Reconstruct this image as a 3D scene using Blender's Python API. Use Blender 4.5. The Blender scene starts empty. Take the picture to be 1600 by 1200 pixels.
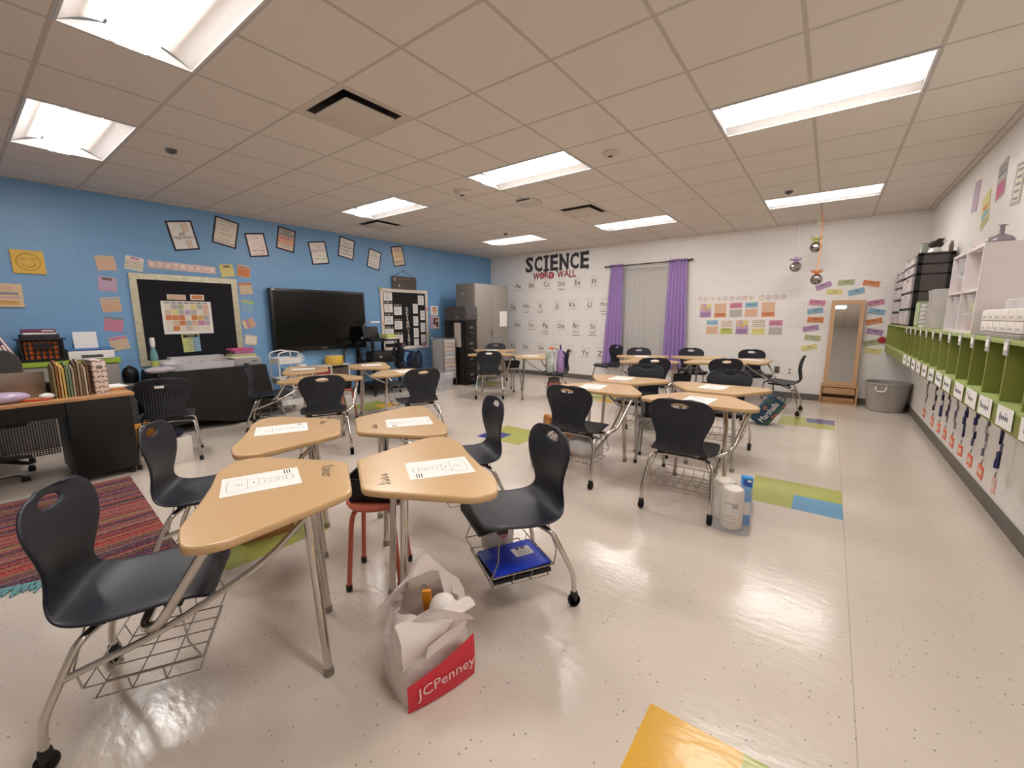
import bpy, bmesh, math, random
from mathutils import Vector, Matrix

# ---------------------------------------------------------------- camera, world, exposure
S = bpy.context.scene
COL = S.collection
RES_W, RES_H = 1600, 1200
FPX = 657.81
CAM_H = 1.4026
R_ = Vector((0.80077, 0.59894, -0.00430))
cam_d = bpy.data.cameras.new('camera')
cam = bpy.data.objects.new('camera', cam_d)
COL.objects.link(cam)
S.camera = cam
cam_d.sensor_fit = 'HORIZONTAL'
cam_d.sensor_width = 36.0
cam_d.lens = FPX * 36.0 / RES_W
cam_d.clip_start = 0.02
YAW, PITCH, ROLL = 0.6432886, 0.1563443, -0.0043003
fw = Vector((-math.sin(YAW), math.cos(YAW), 0)); rt = Vector((math.cos(YAW), math.sin(YAW), 0)); up = Vector((0, 0, 1))
f2 = fw * math.cos(PITCH) - up * math.sin(PITCH)
u2 = up * math.cos(PITCH) + fw * math.sin(PITCH)
r3 = rt * math.cos(ROLL) + u2 * math.sin(ROLL)
u3 = u2 * math.cos(ROLL) - rt * math.sin(ROLL)
mw = Matrix((r3, u3, -f2)).transposed().to_4x4()
mw.translation = Vector((0, 0, CAM_H))
cam.matrix_world = mw

wd = bpy.data.worlds.new('world'); S.world = wd
wd.use_nodes = True
wd.node_tree.nodes['Background'].inputs[0].default_value = (0.35, 0.36, 0.38, 1)
wd.node_tree.nodes['Background'].inputs[1].default_value = 0.5
vs = S.view_settings
vs.view_transform = 'Standard'; vs.look = 'None'; vs.gamma = 1.0; vs.use_curve_mapping = False
vs.exposure = 0.0
LAMP_STRENGTH = 37.0
LAMP_COLOR = (1.0, 0.96, 0.925)
S.cycles.max_bounces = 10
S.cycles.diffuse_bounces = 6
S.cycles.glossy_bounces = 4
S.cycles.transparent_max_bounces = 16
S.cycles.use_denoising = True
S.cycles.sample_clamp_indirect = 6.0

# room: left wall x=XA, back wall y=YD, right wall x=XB, front wall y=YF, ceiling z=ZC
XA, YD, XB, YF, ZC = -7.143, 8.641, 1.037, -3.75, 2.903
GX, GY, G = -1.4623, 2.9539, 0.6096          # ceiling grid origin and pitch
random.seed(7)

# ---------------------------------------------------------------- materials
def lin(c):
    return tuple(((v / 255) / 12.92 if v / 255 <= 0.04045 else ((v / 255 + 0.055) / 1.055) ** 2.4) for v in c)
MC = {}
def mat(name, rgb=(200, 200, 200), rough=0.5, metal=0.0, var=0.05, scale=18.0, bump=0.0, bscale=120.0, trans=0.0, alpha=1.0, coat=0.0, emit=None, stretch=None, ior=1.45):
    if name in MC: return MC[name]
    m = bpy.data.materials.new(name); m.use_nodes = True
    nt = m.node_tree; b = nt.nodes['Principled BSDF']
    c = lin(rgb)
    tc = nt.nodes.new('ShaderNodeTexCoord'); mp = nt.nodes.new('ShaderNodeMapping')
    nt.links.new(tc.outputs['Object'], mp.inputs['Vector'])
    if stretch: mp.inputs['Scale'].default_value = stretch
    nz = nt.nodes.new('ShaderNodeTexNoise'); nz.inputs['Scale'].default_value = scale; nz.inputs['Detail'].default_value = 3
    nt.links.new(mp.outputs[0], nz.inputs['Vector'])
    mx = nt.nodes.new('ShaderNodeMix'); mx.data_type = 'RGBA'
    mx.inputs[6].default_value = tuple(v * (1 - var) for v in c) + (1,)
    mx.inputs[7].default_value = tuple(min(1, v * (1 + var)) for v in c) + (1,)
    nt.links.new(nz.outputs['Fac'], mx.inputs[0]); nt.links.new(mx.outputs[2], b.inputs['Base Color'])
    b.inputs['Roughness'].default_value = rough; b.inputs['Metallic'].default_value = metal
    b.inputs['IOR'].default_value = ior
    if trans: b.inputs['Transmission Weight'].default_value = trans
    if coat: b.inputs['Coat Weight'].default_value = coat; b.inputs['Coat Roughness'].default_value = 0.08
    if alpha < 1: b.inputs['Alpha'].default_value = alpha
    if emit:
        b.inputs['Emission Color'].default_value = tuple(emit[:3]) + (1,); b.inputs['Emission Strength'].default_value = emit[3]
    if bump:
        n2 = nt.nodes.new('ShaderNodeTexNoise'); n2.inputs['Scale'].default_value = bscale; n2.inputs['Detail'].default_value = 2
        nt.links.new(mp.outputs[0], n2.inputs['Vector'])
        bp = nt.nodes.new('ShaderNodeBump'); bp.inputs['Strength'].default_value = bump; bp.inputs['Distance'].default_value = 0.004
        nt.links.new(n2.outputs['Fac'], bp.inputs['Height']); nt.links.new(bp.outputs[0], b.inputs['Normal'])
    MC[name] = m
    return m

class NT:
    def __init__(s, m): s.nt = m.node_tree; s.b = s.nt.nodes['Principled BSDF']
    def n(s, t): return s.nt.nodes.new(t)
    def put(s, sock, v):
        if isinstance(v, (int, float)): sock.default_value = v
        elif isinstance(v, tuple): sock.default_value = v
        else: s.nt.links.new(v, sock)
    def math(s, op, a, b=None, c=None):
        k = s.n('ShaderNodeMath'); k.operation = op; s.put(k.inputs[0], a)
        if b is not None: s.put(k.inputs[1], b)
        if c is not None: s.put(k.inputs[2], c)
        return k.outputs[0]
    def mix(s, f, a, b):
        k = s.n('ShaderNodeMix'); k.data_type = 'RGBA'; s.put(k.inputs[0], f); s.put(k.inputs[6], a); s.put(k.inputs[7], b); return k.outputs[2]
    def noise(s, vec, scale, detail=3):
        k = s.n('ShaderNodeTexNoise'); k.inputs['Scale'].default_value = scale; k.inputs['Detail'].default_value = detail
        if vec: s.nt.links.new(vec, k.inputs['Vector'])
        return k.outputs['Fac']
    def bump(s, h, strength, dist):
        k = s.n('ShaderNodeBump'); k.inputs['Strength'].default_value = strength; k.inputs['Distance'].default_value = dist
        s.put(k.inputs['Height'], h); s.nt.links.new(k.outputs[0], s.b.inputs['Normal'])
    def xyz(s):
        tc = s.n('ShaderNodeTexCoord'); sp = s.n('ShaderNodeSeparateXYZ'); s.nt.links.new(tc.outputs['Object'], sp.inputs[0])
        return tc.outputs['Object'], sp.outputs[0], sp.outputs[1], sp.outputs[2]
def c4(rgb): return lin(rgb) + (1,)

def block_wall(name, rgb, horiz):
    """painted concrete block: running bond joints as a shallow bump"""
    m = bpy.data.materials.new(name); m.use_nodes = True; k = NT(m)
    o, x, y, z = k.xyz()
    h = x if horiz == 'x' else y
    row = k.math('FLOOR', k.math('DIVIDE', z, 0.2032))
    sh = k.math('MULTIPLY', k.math('MODULO', row, 2.0), 0.2032)
    fz = k.math('FRACT', k.math('DIVIDE', z, 0.2032)); fh = k.math('FRACT', k.math('DIVIDE', k.math('ADD', k.math('ADD', h, sh), 40.0), 0.4064))
    ez = k.math('LESS_THAN', k.math('ABSOLUTE', k.math('SUBTRACT', fz, 0.5)), 0.478)
    eh = k.math('LESS_THAN', k.math('ABSOLUTE', k.math('SUBTRACT', fh, 0.5)), 0.489)
    face = k.math('MULTIPLY', ez, eh)
    nz = k.noise(o, 90.0, 4); n2 = k.noise(o, 1.2, 2)
    base = k.mix(n2, c4(tuple(v * 0.96 for v in rgb)), c4(rgb))
    col = k.mix(face, k.mix(0.28, base, c4(tuple(v * 0.84 for v in rgb))), base)
    k.put(k.b.inputs['Base Color'], col); k.b.inputs['Roughness'].default_value = 0.42
    hgt = k.math('ADD', face, k.math('MULTIPLY', nz, 0.25))
    k.bump(hgt, 0.22, 0.003)
    return m

def floor_mat(name, rgb, speck=True):
    m = bpy.data.materials.new(name); m.use_nodes = True; k = NT(m)
    o, x, y, z = k.xyz()
    big = k.noise(o, 3.0, 4); fine = k.noise(o, 60.0, 3)
    col = k.mix(big, c4(tuple(v * 0.96 for v in rgb)), c4(tuple(min(255, v * 1.02) for v in rgb)))
    col = k.mix(k.math('MULTIPLY', fine, 0.25), col, c4(tuple(v * 0.9 for v in rgb)))
    if speck:
        v = k.n('ShaderNodeTexVoronoi'); v.inputs['Scale'].default_value = 30.0; k.nt.links.new(o, v.inputs['Vector'])
        mpn = k.noise(o, 130.0, 1)
        d = k.math('ADD', v.outputs['Distance'], k.math('MULTIPLY', k.math('SUBTRACT', mpn, 0.5), 0.16))
        sp = k.n('ShaderNodeSeparateColor'); k.nt.links.new(v.outputs['Color'], sp.inputs[0])
        hit = k.math('MULTIPLY', k.math('LESS_THAN', d, 0.10), k.math('GREATER_THAN', sp.outputs[0], 0.38))
        col = k.mix(k.math('MULTIPLY', hit, 0.8), col, c4((104, 94, 86)))
    # tile joints every 12 inches
    T = 0.3048
    fx = k.math('FRACT', k.math('DIVIDE', k.math('ADD', x, 40 * T + 0.4147), T)); fy = k.math('FRACT', k.math('DIVIDE', k.math('ADD', y, 40 * T - 3.578), T))
    jx = k.math('LESS_THAN', fx, 0.006); jy = k.math('LESS_THAN', fy, 0.006)
    j = k.math('MAXIMUM', jx, jy)
    # heavier joint where two runs of tile meet
    hv = k.math('LESS_THAN', k.math('ABSOLUTE', k.math('SUBTRACT', x, 0.1949)), 0.002)
    col = k.mix(k.math('MULTIPLY', j, 0.10), col, c4((120, 108, 95)))
    col = k.mix(k.math('MULTIPLY', hv, 0.4), col, c4((120, 108, 95)))
    k.put(k.b.inputs['Base Color'], col)
    rg = k.math('ADD', 0.13, k.math('MULTIPLY', k.noise(o, 5.0, 3), 0.12))
    k.put(k.b.inputs['Roughness'], rg)
    k.b.inputs['IOR'].default_value = 1.5
    wav = k.n('ShaderNodeMapping'); wav.inputs['Scale'].default_value = (1.0, 2.2, 1.0); k.nt.links.new(o, wav.inputs['Vector'])
    k.bump(k.math('ADD', k.noise(wav.outputs[0], 14.0, 2), k.math('MULTIPLY', k.noise(o, 70.0, 2), 0.12)), 0.10, 0.01)
    return m

def ceiling_mat():
    m = bpy.data.materials.new('ceiling_tile'); m.use_nodes = True; k = NT(m)
    o, x, y, z = k.xyz()
    fx = k.math('FRACT', k.math('DIVIDE', k.math('ADD', x, 40 * G - GX), G)); fy = k.math('FRACT', k.math('DIVIDE', k.math('ADD', y, 40 * G - GY), G))
    ex = k.math('GREATER_THAN', k.math('ABSOLUTE', k.math('SUBTRACT', fx, 0.5)), 0.480)
    ey = k.math('GREATER_THAN', k.math('ABSOLUTE', k.math('SUBTRACT', fy, 0.5)), 0.480)
    bar = k.math('MAXIMUM', ex, ey)
    nz = k.noise(o, 160.0, 4); ni = k.noise(o, 0.9, 2)
    tile = k.mix(k.math('MULTIPLY', nz, 0.5), c4((226, 219, 212)), c4((216, 208, 200)))
    tile = k.mix(k.math('MULTIPLY', ni, 0.35), tile, c4((214, 205, 196)))
    col = k.mix(bar, tile, c4((194, 184, 174)))
    k.put(k.b.inputs['Base Color'], col); k.b.inputs['Roughness'].default_value = 0.85
    k.bump(k.math('ADD', k.math('MULTIPLY', nz, 0.4), k.math('MULTIPLY', bar, -1.0)), 0.25, 0.004)
    return m

def wood_mat(name, a, b_, rough=0.3, axis=(1.0, 9.0, 9.0), scale=3.5, coat=0.0):
    if name in MC: return MC[name]
    m = bpy.data.materials.new(name); m.use_nodes = True; k = NT(m)
    o, x, y, z = k.xyz()
    mp = k.n('ShaderNodeMapping'); mp.inputs['Scale'].default_value = axis; k.nt.links.new(o, mp.inputs['Vector'])
    n1 = k.noise(mp.outputs[0], scale, 5); n2 = k.noise(mp.outputs[0], scale * 9, 3)
    f = k.math('ADD', k.math('MULTIPLY', n1, 0.75), k.math('MULTIPLY', n2, 0.25))
    k.put(k.b.inputs['Base Color'], k.mix(f, c4(a), c4(b_))); k.b.inputs['Roughness'].default_value = rough
    if coat: k.b.inputs['Coat Weight'].default_value = coat; k.b.inputs['Coat Roughness'].default_value = 0.1
    MC[name] = m
    return m

def shell_mat():
    """navy polypropylene; fine vertical ribs moulded into the rear of the backrest"""
    m = bpy.data.materials.new('navy_shell'); m.use_nodes = True; k = NT(m)
    o, x, y, z = k.xyz()
    k.put(k.b.inputs['Base Color'], k.mix(k.noise(o, 8.0, 3), c4((19, 21, 33)), c4((26, 28, 40))))
    k.b.inputs['Roughness'].default_value = 0.44
    rib = k.math('SINE', k.math('MULTIPLY', x, 2 * math.pi / 0.022))
    zone = k.math('MULTIPLY', k.math('GREATER_THAN', z, 0.49), k.math('LESS_THAN', z, 0.735))
    zone = k.math('MULTIPLY', zone, k.math('LESS_THAN', k.math('ABSOLUTE', x), 0.16))
    g = k.n('ShaderNodeTexCoord'); sp = k.n('ShaderNodeSeparateXYZ'); k.nt.links.new(g.outputs['Normal'], sp.inputs[0])
    zone = k.math('MULTIPLY', zone, k.math('LESS_THAN', sp.outputs[1], 0.0))
    k.bump(k.math('ADD', k.math('MULTIPLY', rib, zone), k.math('MULTIPLY', k.noise(o, 350.0, 2), 0.12)), 0.6, 0.003)
    return m

CHROME = mat('chrome', (205, 200, 194), 0.14, 1.0, var=0.03)
STEEL = mat('brushed_steel', (150, 147, 143), 0.34, 1.0, var=0.05)
WIRE = mat('wire_chrome', (165, 160, 154), 0.25, 1.0, var=0.03)
NAVY = shell_mat()
BLACK = mat('black_plastic', (15, 14, 16), 0.45, var=0.1)
BLACKM = mat('black_satin_metal', (14, 13, 14), 0.38, var=0.1)
RUBBER = mat('black_rubber', (30, 29, 30), 0.6, var=0.1, bump=0.1)
MAPLE = wood_mat('maple_laminate', (196, 160, 113), (206, 172, 127), 0.3, (7.0, 1.2, 6.0), 3.2, coat=0.15)
PAPER = mat('white_paper', (238, 234, 230), 0.7, var=0.015)
INK = mat('black_ink', (28, 26, 28), 0.6)
GREYINK = mat('grey_ink', (150, 148, 148), 0.7)
WHITE = mat('white_plastic', (232, 230, 228), 0.4, var=0.02)
WHITEM = mat('white_painted_metal', (226, 224, 221), 0.35, var=0.02)
CLEAR = mat('clear_plastic', (232, 232, 238), 0.12, var=0.02, alpha=0.28)
FROST = mat('frosted_plastic', (222, 220, 222), 0.3, var=0.03, alpha=0.55)
GREYP = mat('grey_plastic', (148, 143, 138), 0.5, var=0.04)
GREYM = mat('grey_painted_metal', (141, 135, 129), 0.42, var=0.03)
DGREY = mat('dark_grey_metal', (82, 79, 78), 0.42, var=0.05)
CARDB = mat('cardboard', (170, 122, 78), 0.8, var=0.06, scale=8)
COLS = dict(purple=(168, 128, 176), green=(170, 178, 120), orange=(222, 122, 62), yellow=(228, 214, 128), blue=(128, 176, 204), pink=(206, 120, 152), peach=(226, 178, 146), red=(196, 52, 62), magenta=(206, 60, 120), teal=(86, 150, 150), tan=(216, 190, 158), lilac=(190, 160, 190), lime=(186, 200, 84), gold=(222, 176, 84), greytone=(178, 174, 168), brown=(112, 84, 60), navy=(38, 44, 88), royal=(28, 62, 176), cream=(236, 224, 204), plum=(92, 46, 82))
def colour(n): c = COLS[n]; return mat('paper_' + n, tuple(.80 * v + .20 * (.55 * sum(c) / 3 + 80) for v in c), 0.6, var=0.03)

# ---------------------------------------------------------------- mesh helpers
TXT = {}
def text_geo(s, bold=0.0):
    if (s, bold) in TXT: return TXT[(s, bold)]
    cu = bpy.data.curves.new('t', 'FONT'); cu.body = s; cu.offset = bold; cu.resolution_u = 2
    ob = bpy.data.objects.new('t', cu); COL.objects.link(ob)
    dg = bpy.context.evaluated_depsgraph_get(); dg.update()
    me = bpy.data.meshes.new_from_object(ob.evaluated_get(dg))
    V = [v.co.copy() for v in me.vertices]; Fs = [tuple(p.vertices) for p in me.polygons]
    bpy.data.objects.remove(ob); bpy.data.curves.remove(cu); bpy.data.meshes.remove(me)
    x0 = min(v.x for v in V); x1 = max(v.x for v in V); y0 = min(v.y for v in V); y1 = max(v.y for v in V)
    V = [((v.x - x0) / max(1e-6, x1 - x0) - .5, (v.y - y0) / max(1e-6, y1 - y0) - .5) for v in V]
    TXT[(s, bold)] = (V, Fs, (x1 - x0) / max(1e-6, (y1 - y0)))
    return TXT[(s, bold)]

def fillet(pts, rad, k=5):
    pts = [Vector(p) for p in pts]; out = [pts[0]]
    for i in range(1, len(pts) - 1):
        a, b, c = pts[i - 1], pts[i], pts[i + 1]
        d1 = a - b; d2 = c - b
        r = min(rad, d1.length * 0.48, d2.length * 0.48)
        p, q = b + d1.normalized() * r, b + d2.normalized() * r
        for t in range(k + 1):
            t /= k
            out.append(p * (1 - t) ** 2 + b * 2 * t * (1 - t) + q * t * t)
    out.append(pts[-1])
    return out

def round_poly(poly, rad, k=4):
    n = len(poly); out = []
    for i in range(n):
        a, b, c = Vector(poly[i - 1]), Vector(poly[i]), Vector(poly[(i + 1) % n])
        d1, d2 = a - b, c - b
        r = min(rad, d1.length * .45, d2.length * .45)
        p, q = b + d1.normalized() * r, b + d2.normalized() * r
        for t in range(k + 1):
            t /= k
            out.append(tuple(p * (1 - t) ** 2 + b * 2 * t * (1 - t) + q * t * t))
    return out

class MB:
    def __init__(s): s.bm = bmesh.new(); s.mats = []; s.M = Matrix.Identity(4)
    def mi(s, m):
        if m not in s.mats: s.mats.append(m)
        return s.mats.index(m)
    def v(s, p): return s.bm.verts.new(s.M @ Vector(p))
    def face(s, pts, m):
        try: f = s.bm.faces.new([s.v(p) for p in pts])
        except ValueError: return None
        f.material_index = s.mi(m); return f
    def fv(s, vs_, i):
        try: f = s.bm.faces.new(vs_); f.material_index = i; return f
        except ValueError: return None
    def box(s, c, d, m, rz=0.0, bev=0.0, rx=0.0, ry=0.0):
        x, y, z = d[0] / 2, d[1] / 2, d[2] / 2
        T = Matrix.Translation(Vector(c)) @ Matrix.Rotation(rz, 4, 'Z') @ Matrix.Rotation(ry, 4, 'Y') @ Matrix.Rotation(rx, 4, 'X')
        vs_ = [s.bm.verts.new(s.M @ T @ Vector((a * x, b * y, e * z))) for a in (-1, 1) for b in (-1, 1) for e in (-1, 1)]
        i = s.mi(m); fs = []
        for q in ((0, 1, 3, 2), (4, 6, 7, 5), (0, 4, 5, 1), (2, 3, 7, 6), (0, 2, 6, 4), (1, 5, 7, 3)):
            fs.append(s.fv([vs_[t] for t in q], i))
        if bev:
            es = list({e for f in fs for e in f.edges})
            r = bmesh.ops.bevel(s.bm, geom=es, offset=bev, segments=2, affect='EDGES', profile=0.6)
            for f in r['faces']: f.material_index = i
        return s
    def bx(s, x0, x1, y0, y1, z0, z1, m, bev=0.0):
        return s.box(((x0 + x1) / 2, (y0 + y1) / 2, (z0 + z1) / 2), (abs(x1 - x0), abs(y1 - y0), abs(z1 - z0)), m, bev=bev)
    def tube(s, pts, r, m, n=10, closed=False, caps=True):
        pts = [Vector(p) for p in pts]; i = s.mi(m); k = len(pts)
        rr = r if isinstance(r, (list, tuple)) else [r] * k
        rings = []; nrm = None
        for a in range(k):
            if closed: t = pts[(a + 1) % k] - pts[a - 1]
            else: t = pts[min(a + 1, k - 1)] - pts[max(a - 1, 0)]
            t.normalize()
            if nrm is None:
                nrm = Vector((0, 0, 1)) if abs(t.z) < .9 else Vector((1, 0, 0))
            nrm = (nrm - t * nrm.dot(t)); nrm.normalize()
            bn = t.cross(nrm)
            rings.append([s.v(pts[a] + (nrm * math.cos(2 * math.pi * q / n) + bn * math.sin(2 * math.pi * q / n)) * rr[a]) for q in range(n)])
        for a in range(k if closed else k - 1):
            A_, B_ = rings[a], rings[(a + 1) % k]
            for q in range(n): s.fv([A_[q], A_[(q + 1) % n], B_[(q + 1) % n], B_[q]], i)
        if caps and not closed:
            s.fv(list(reversed(rings[0])), i); s.fv(rings[-1], i)
        return s
    def lathe(s, prof, c, m, n=24, sx=1.0, sy=1.0):
        i = s.mi(m); rings = []
        for r, z in prof:
            rings.append([s.v((c[0] + r * sx * math.cos(2 * math.pi * q / n), c[1] + r * sy * math.sin(2 * math.pi * q / n), c[2] + z)) for q in range(n)])
        for a in range(len(rings) - 1):
            for q in range(n): s.fv([rings[a][q], rings[a][(q + 1) % n], rings[a + 1][(q + 1) % n], rings[a + 1][q]], i)
        s.fv(list(reversed(rings[0])), i); s.fv(rings[-1], i)
        return s
    def rings(s, rings, m, cap0=True, cap1=True):
        i = s.mi(m); R = [[s.v(p) for p in r] for r in rings]; n = len(R[0])
        for a in range(len(R) - 1):
            for q in range(n): s.fv([R[a][q], R[a][(q + 1) % n], R[a + 1][(q + 1) % n], R[a + 1][q]], i)
        if cap0: s.fv(list(reversed(R[0])), i)
        if cap1: s.fv(R[-1], i)
        return s
    def prism(s, poly, z0, z1, m, edge=0.0):
        if not edge: return s.rings([[(x, y, z0) for x, y in poly], [(x, y, z1) for x, y in poly]], m)
        cx = sum(p[0] for p in poly) / len(poly); cy = sum(p[1] for p in poly) / len(poly)
        def ins(d):
            o = []
            for x, y in poly:
                v_ = Vector((x - cx, y - cy)); L = v_.length; o.append((cx + v_.x * (1 - d / L), cy + v_.y * (1 - d / L)))
            return o
        e = edge; R = []
        for d, z in ((e + .004, z0), (e, z0), (e * .3, z0 + e * .3), (0, z0 + e), (0, z1 - e), (e * .3, z1 - e * .3), (e, z1), (e + .004, z1)):
            R.append([(x, y, z) for x, y in ins(d)])
        return s.rings(R, m)
    def sphere(s, c, r, m, nu=14, nv=9, sx=1, sy=1, sz=1):
        prof = [(max(1e-4, r * math.sin(math.pi * a / nv)), -r * sz * math.cos(math.pi * a / nv)) for a in range(nv + 1)]
        return s.lathe(prof, c, m, nu, sx, sy)
    def text(s, string, cx, cy, w, h, z, m, keep=False, rot=0.0):
        V, Fs, asp = text_geo(string)
        if keep:
            if w / h > asp: w = h * asp
            else: h = w / asp
        i = s.mi(m); ca, sa = math.cos(rot), math.sin(rot)
        vs_ = [s.v((cx + x * w * ca - y * h * sa, cy + x * w * sa + y * h * ca, z)) for x, y in V]
        for f in Fs: s.fv([vs_[q] for q in f], i)
        return s
    def build(s, name, parent=None, loc=None, mw=None, smooth=True, angle=38):
        me = bpy.data.meshes.new(name)
        bmesh.ops.recalc_face_normals(s.bm, faces=s.bm.faces[:]) if smooth != 'keep' else None
        s.bm.to_mesh(me); s.bm.free()
        for m in s.mats: me.materials.append(m)
        if smooth:
            me.polygons.foreach_set('use_smooth', [True] * len(me.polygons))
            me.set_sharp_from_angle(angle=math.radians(angle))
        o = bpy.data.objects.new(name, me); COL.objects.link(o)
        if parent: o.parent = parent
        if loc is not None: o.location = loc
        if mw is not None: o.matrix_world = mw
        return o

def tag(o, label, cat, group=None, kind=None):
    o['label'] = label; o['category'] = cat
    if group: o['group'] = group
    if kind: o['kind'] = kind
    return o
def structure(o, label, cat): return tag(o, label, cat, kind='structure')
def empty(name, loc, rz=0.0, label=None, cat=None, group=None):
    o = bpy.data.objects.new(name, None); COL.objects.link(o); o.empty_display_size = 0.1
    o.location = loc; o.rotation_euler = (0, 0, rz)
    if label: tag(o, label, cat, group)
    return o
def copy_tree(o, parent=None):
    c = o.copy(); COL.objects.link(c)
    if parent: c.parent = parent; c.matrix_parent_inverse = o.matrix_parent_inverse.copy()
    for ch in list(o.children): copy_tree(ch, c)
    return c
def one(mb, name, label, cat, group=None, loc=(0, 0, 0), rz=0.0, smooth=True):
    """a thing that is one mesh, its origin at its base"""
    o = mb.build(name, smooth=smooth); o.location = loc; o.rotation_euler = (0, 0, rz)
    return tag(o, label, cat, group)

def wall_frame(wall, u, v, ang, off):
    if wall == 'L': X, Z, O = Vector((0, 1, 0)), Vector((1, 0, 0)), Vector((XA + off, u, v))
    elif wall == 'B': X, Z, O = Vector((1, 0, 0)), Vector((0, -1, 0)), Vector((u, YD - off, v))
    elif wall == 'R': X, Z, O = Vector((0, -1, 0)), Vector((-1, 0, 0)), Vector((XB - off, -u, v))
    Y = Vector((0, 0, 1))
    m = Matrix((X, Y, Z)).transposed().to_4x4(); m.translation = O
    return m @ Matrix.Rotation(math.radians(ang), 4, 'Z')

def card_mesh(w, h, base, decos=(), texts=(), thick=0.003, poly=None):
    b = MB()
    if poly: b.prism(poly, 0, thick, base)
    else: b.box((0, 0, thick / 2), (w, h, thick), base)
    for k, (x0, y0, x1, y1, m) in enumerate(decos):
        z = thick + 0.0006 + 0.0001 * k
        b.face([(x0 * w, y0 * h, z), (x1 * w, y0 * h, z), (x1 * w, y1 * h, z), (x0 * w, y1 * h, z)], m)
    zt = thick + 0.0008 + 0.0001 * len(decos)
    for t in texts:
        st, cx, cy, tw, th, m = t[:6]
        b.text(st, cx * w, cy * h, tw * w, th * h, zt, m, keep=len(t) > 6)
    return b
def card(name, label, cat, wall, r, base, decos=(), texts=(), group=None, thick=0.003, off=0.001, poly=None):
    u, v, w, h, a = r
    o = card_mesh(w, h, base, decos, texts, thick, poly).build(name, mw=wall_frame(wall, u, v, a, off), smooth=False)
    return tag(o, label, cat, group)
def lines(n, x0, x1, y0, y1, m, t=0.012, ragged=0.12):
    """rows of fine print"""
    out = []
    for k in range(n):
        y = y1 + (y0 - y1) * (k + .5) / n
        out.append((x0, y - t, x1 - random.random() * ragged, y + t, m))
    return out

from mathutils import noise as mnoise
def crumple(b, amp, freq, zmin=0.0, seed=0.0):
    """crease a soft film: fractal offsets that fade out at the foot"""
    for v in b.bm.verts:
        f = min(1.0, max(0.0, (v.co.z - zmin) / 0.06))
        p = v.co * freq + Vector((seed, seed * .7, seed * 1.3))
        n1 = mnoise.noise_vector(p); n2 = mnoise.noise_vector(p * 2.3)
        v.co += (n1 * .65 + n2 * .35) * amp * f
# ---------------------------------------------------------------- room shell
FLOOR = floor_mat('floor_vinyl_tile', (214, 202, 190))
FT = {k: floor_mat('floor_tile_' + k, c, False) for k, c in dict(lime=(172, 176, 92), sky=(98, 160, 200), navy=(74, 74, 132), royal=(56, 68, 140), gold=(222, 172, 66), amber=(214, 168, 60), aqua=(110, 168, 190)).items()}
T = 0.3048
PATCH = []   # (x0, x1, y0, y1, material)
def patch(x, y, base, accent, ax, ay):
    PATCH.append((x + ax * T, x + (ax + 1) * T, y + ay * T, y + (ay + 1) * T, accent))
    PATCH.append((x, x + 2 * T, y, y + 2 * T, base))
patch(-.4147, 3.578, 'lime', 'sky', 1, 0)
patch(-.4473, 6.459, 'lime', 'navy', 1, 1)
PATCH.append((-3.28, -3.28 + T, 3.66, 3.66 + T, 'royal')); PATCH.append((-3.28 + T, -2.66, 3.66, 4.27, 'lime')); 
PATCH.append((-3.28, -3.28 + T, 3.66 + T, 4.27, 'lime'))
PATCH.append((-.404, -.099, 1.381 - 2 * T, 1.381, 'gold')); PATCH.append((-.099, .206, 1.381 - 2 * T, 1.381, 'lime'))
patch(-2.59 - 2 * T, .78, 'lime', 'gold', 0, 1)
patch(-6.117, 3.70, 'lime', 'gold', 1, 1)
patch(-6.13, 6.56, 'lime', 'aqua', 0, 0)
patch(-3.39, 6.45, 'lime', 'amber', 1, 0)
def cut_plane(name, X, Y, z, pick, label, cat, flip=False):
    b = MB(); cache = {}
    X = sorted(set(round(t, 4) for t in X)); Y = sorted(set(round(t, 4) for t in Y))
    def V(x, y):
        if (x, y) not in cache: cache[(x, y)] = b.bm.verts.new((x, y, z))
        return cache[(x, y)]
    for i in range(len(X) - 1):
        for j in range(len(Y) - 1):
            m = pick((X[i] + X[i + 1]) / 2, (Y[j] + Y[j + 1]) / 2)
            if m is None: continue
            q = [V(X[i], Y[j]), V(X[i + 1], Y[j]), V(X[i + 1], Y[j + 1]), V(X[i], Y[j + 1])]
            if flip: q.reverse()
            f = b.bm.faces.new(q); f.material_index = b.mi(m)
    return structure(b.build(name, smooth='keep'), label, cat)
def floor_pick(x, y):
    for x0, x1, y0, y1, m in PATCH:
        if x0 < x < x1 and y0 < y < y1: return FT[m]
    return FLOOR
cut_plane('floor', [XA - .12, XB + .12] + [t for p in PATCH for t in p[:2]], [YF - .12, YD + .3] + [t for p in PATCH for t in p[2:4]], 0.0, floor_pick,
          'speckled beige vinyl tile floor with coloured accent tiles', 'floor')

LIGHTS = [(i, j) for j in (-4, 1, 6) for i in (-7, -3, 1)]
VENTS = [(-3, -2), (-3, 4), (-8, 2)]
HX = [GX + i * G for i in range(-10, 5)]; HY = [GY + j * G for j in range(-12, 11)]
def ceil_pick(x, y):
    i = math.floor((x - GX) / G); j = math.floor((y - GY) / G)
    for a, b_ in LIGHTS:
        if j == b_ and i in (a, a + 1): return None
    if (i, j) in VENTS: return None
    return CEIL
CEIL = ceiling_mat()
cut_plane('ceiling', [XA - .05, XB + .05] + [x for x in HX if XA < x < XB], [YF - .05, YD + .05] + [y for y in HY if YF < y < YD], ZC, ceil_pick,
          'white suspended ceiling of two foot tiles in a grid', 'ceiling', flip=True)

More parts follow.
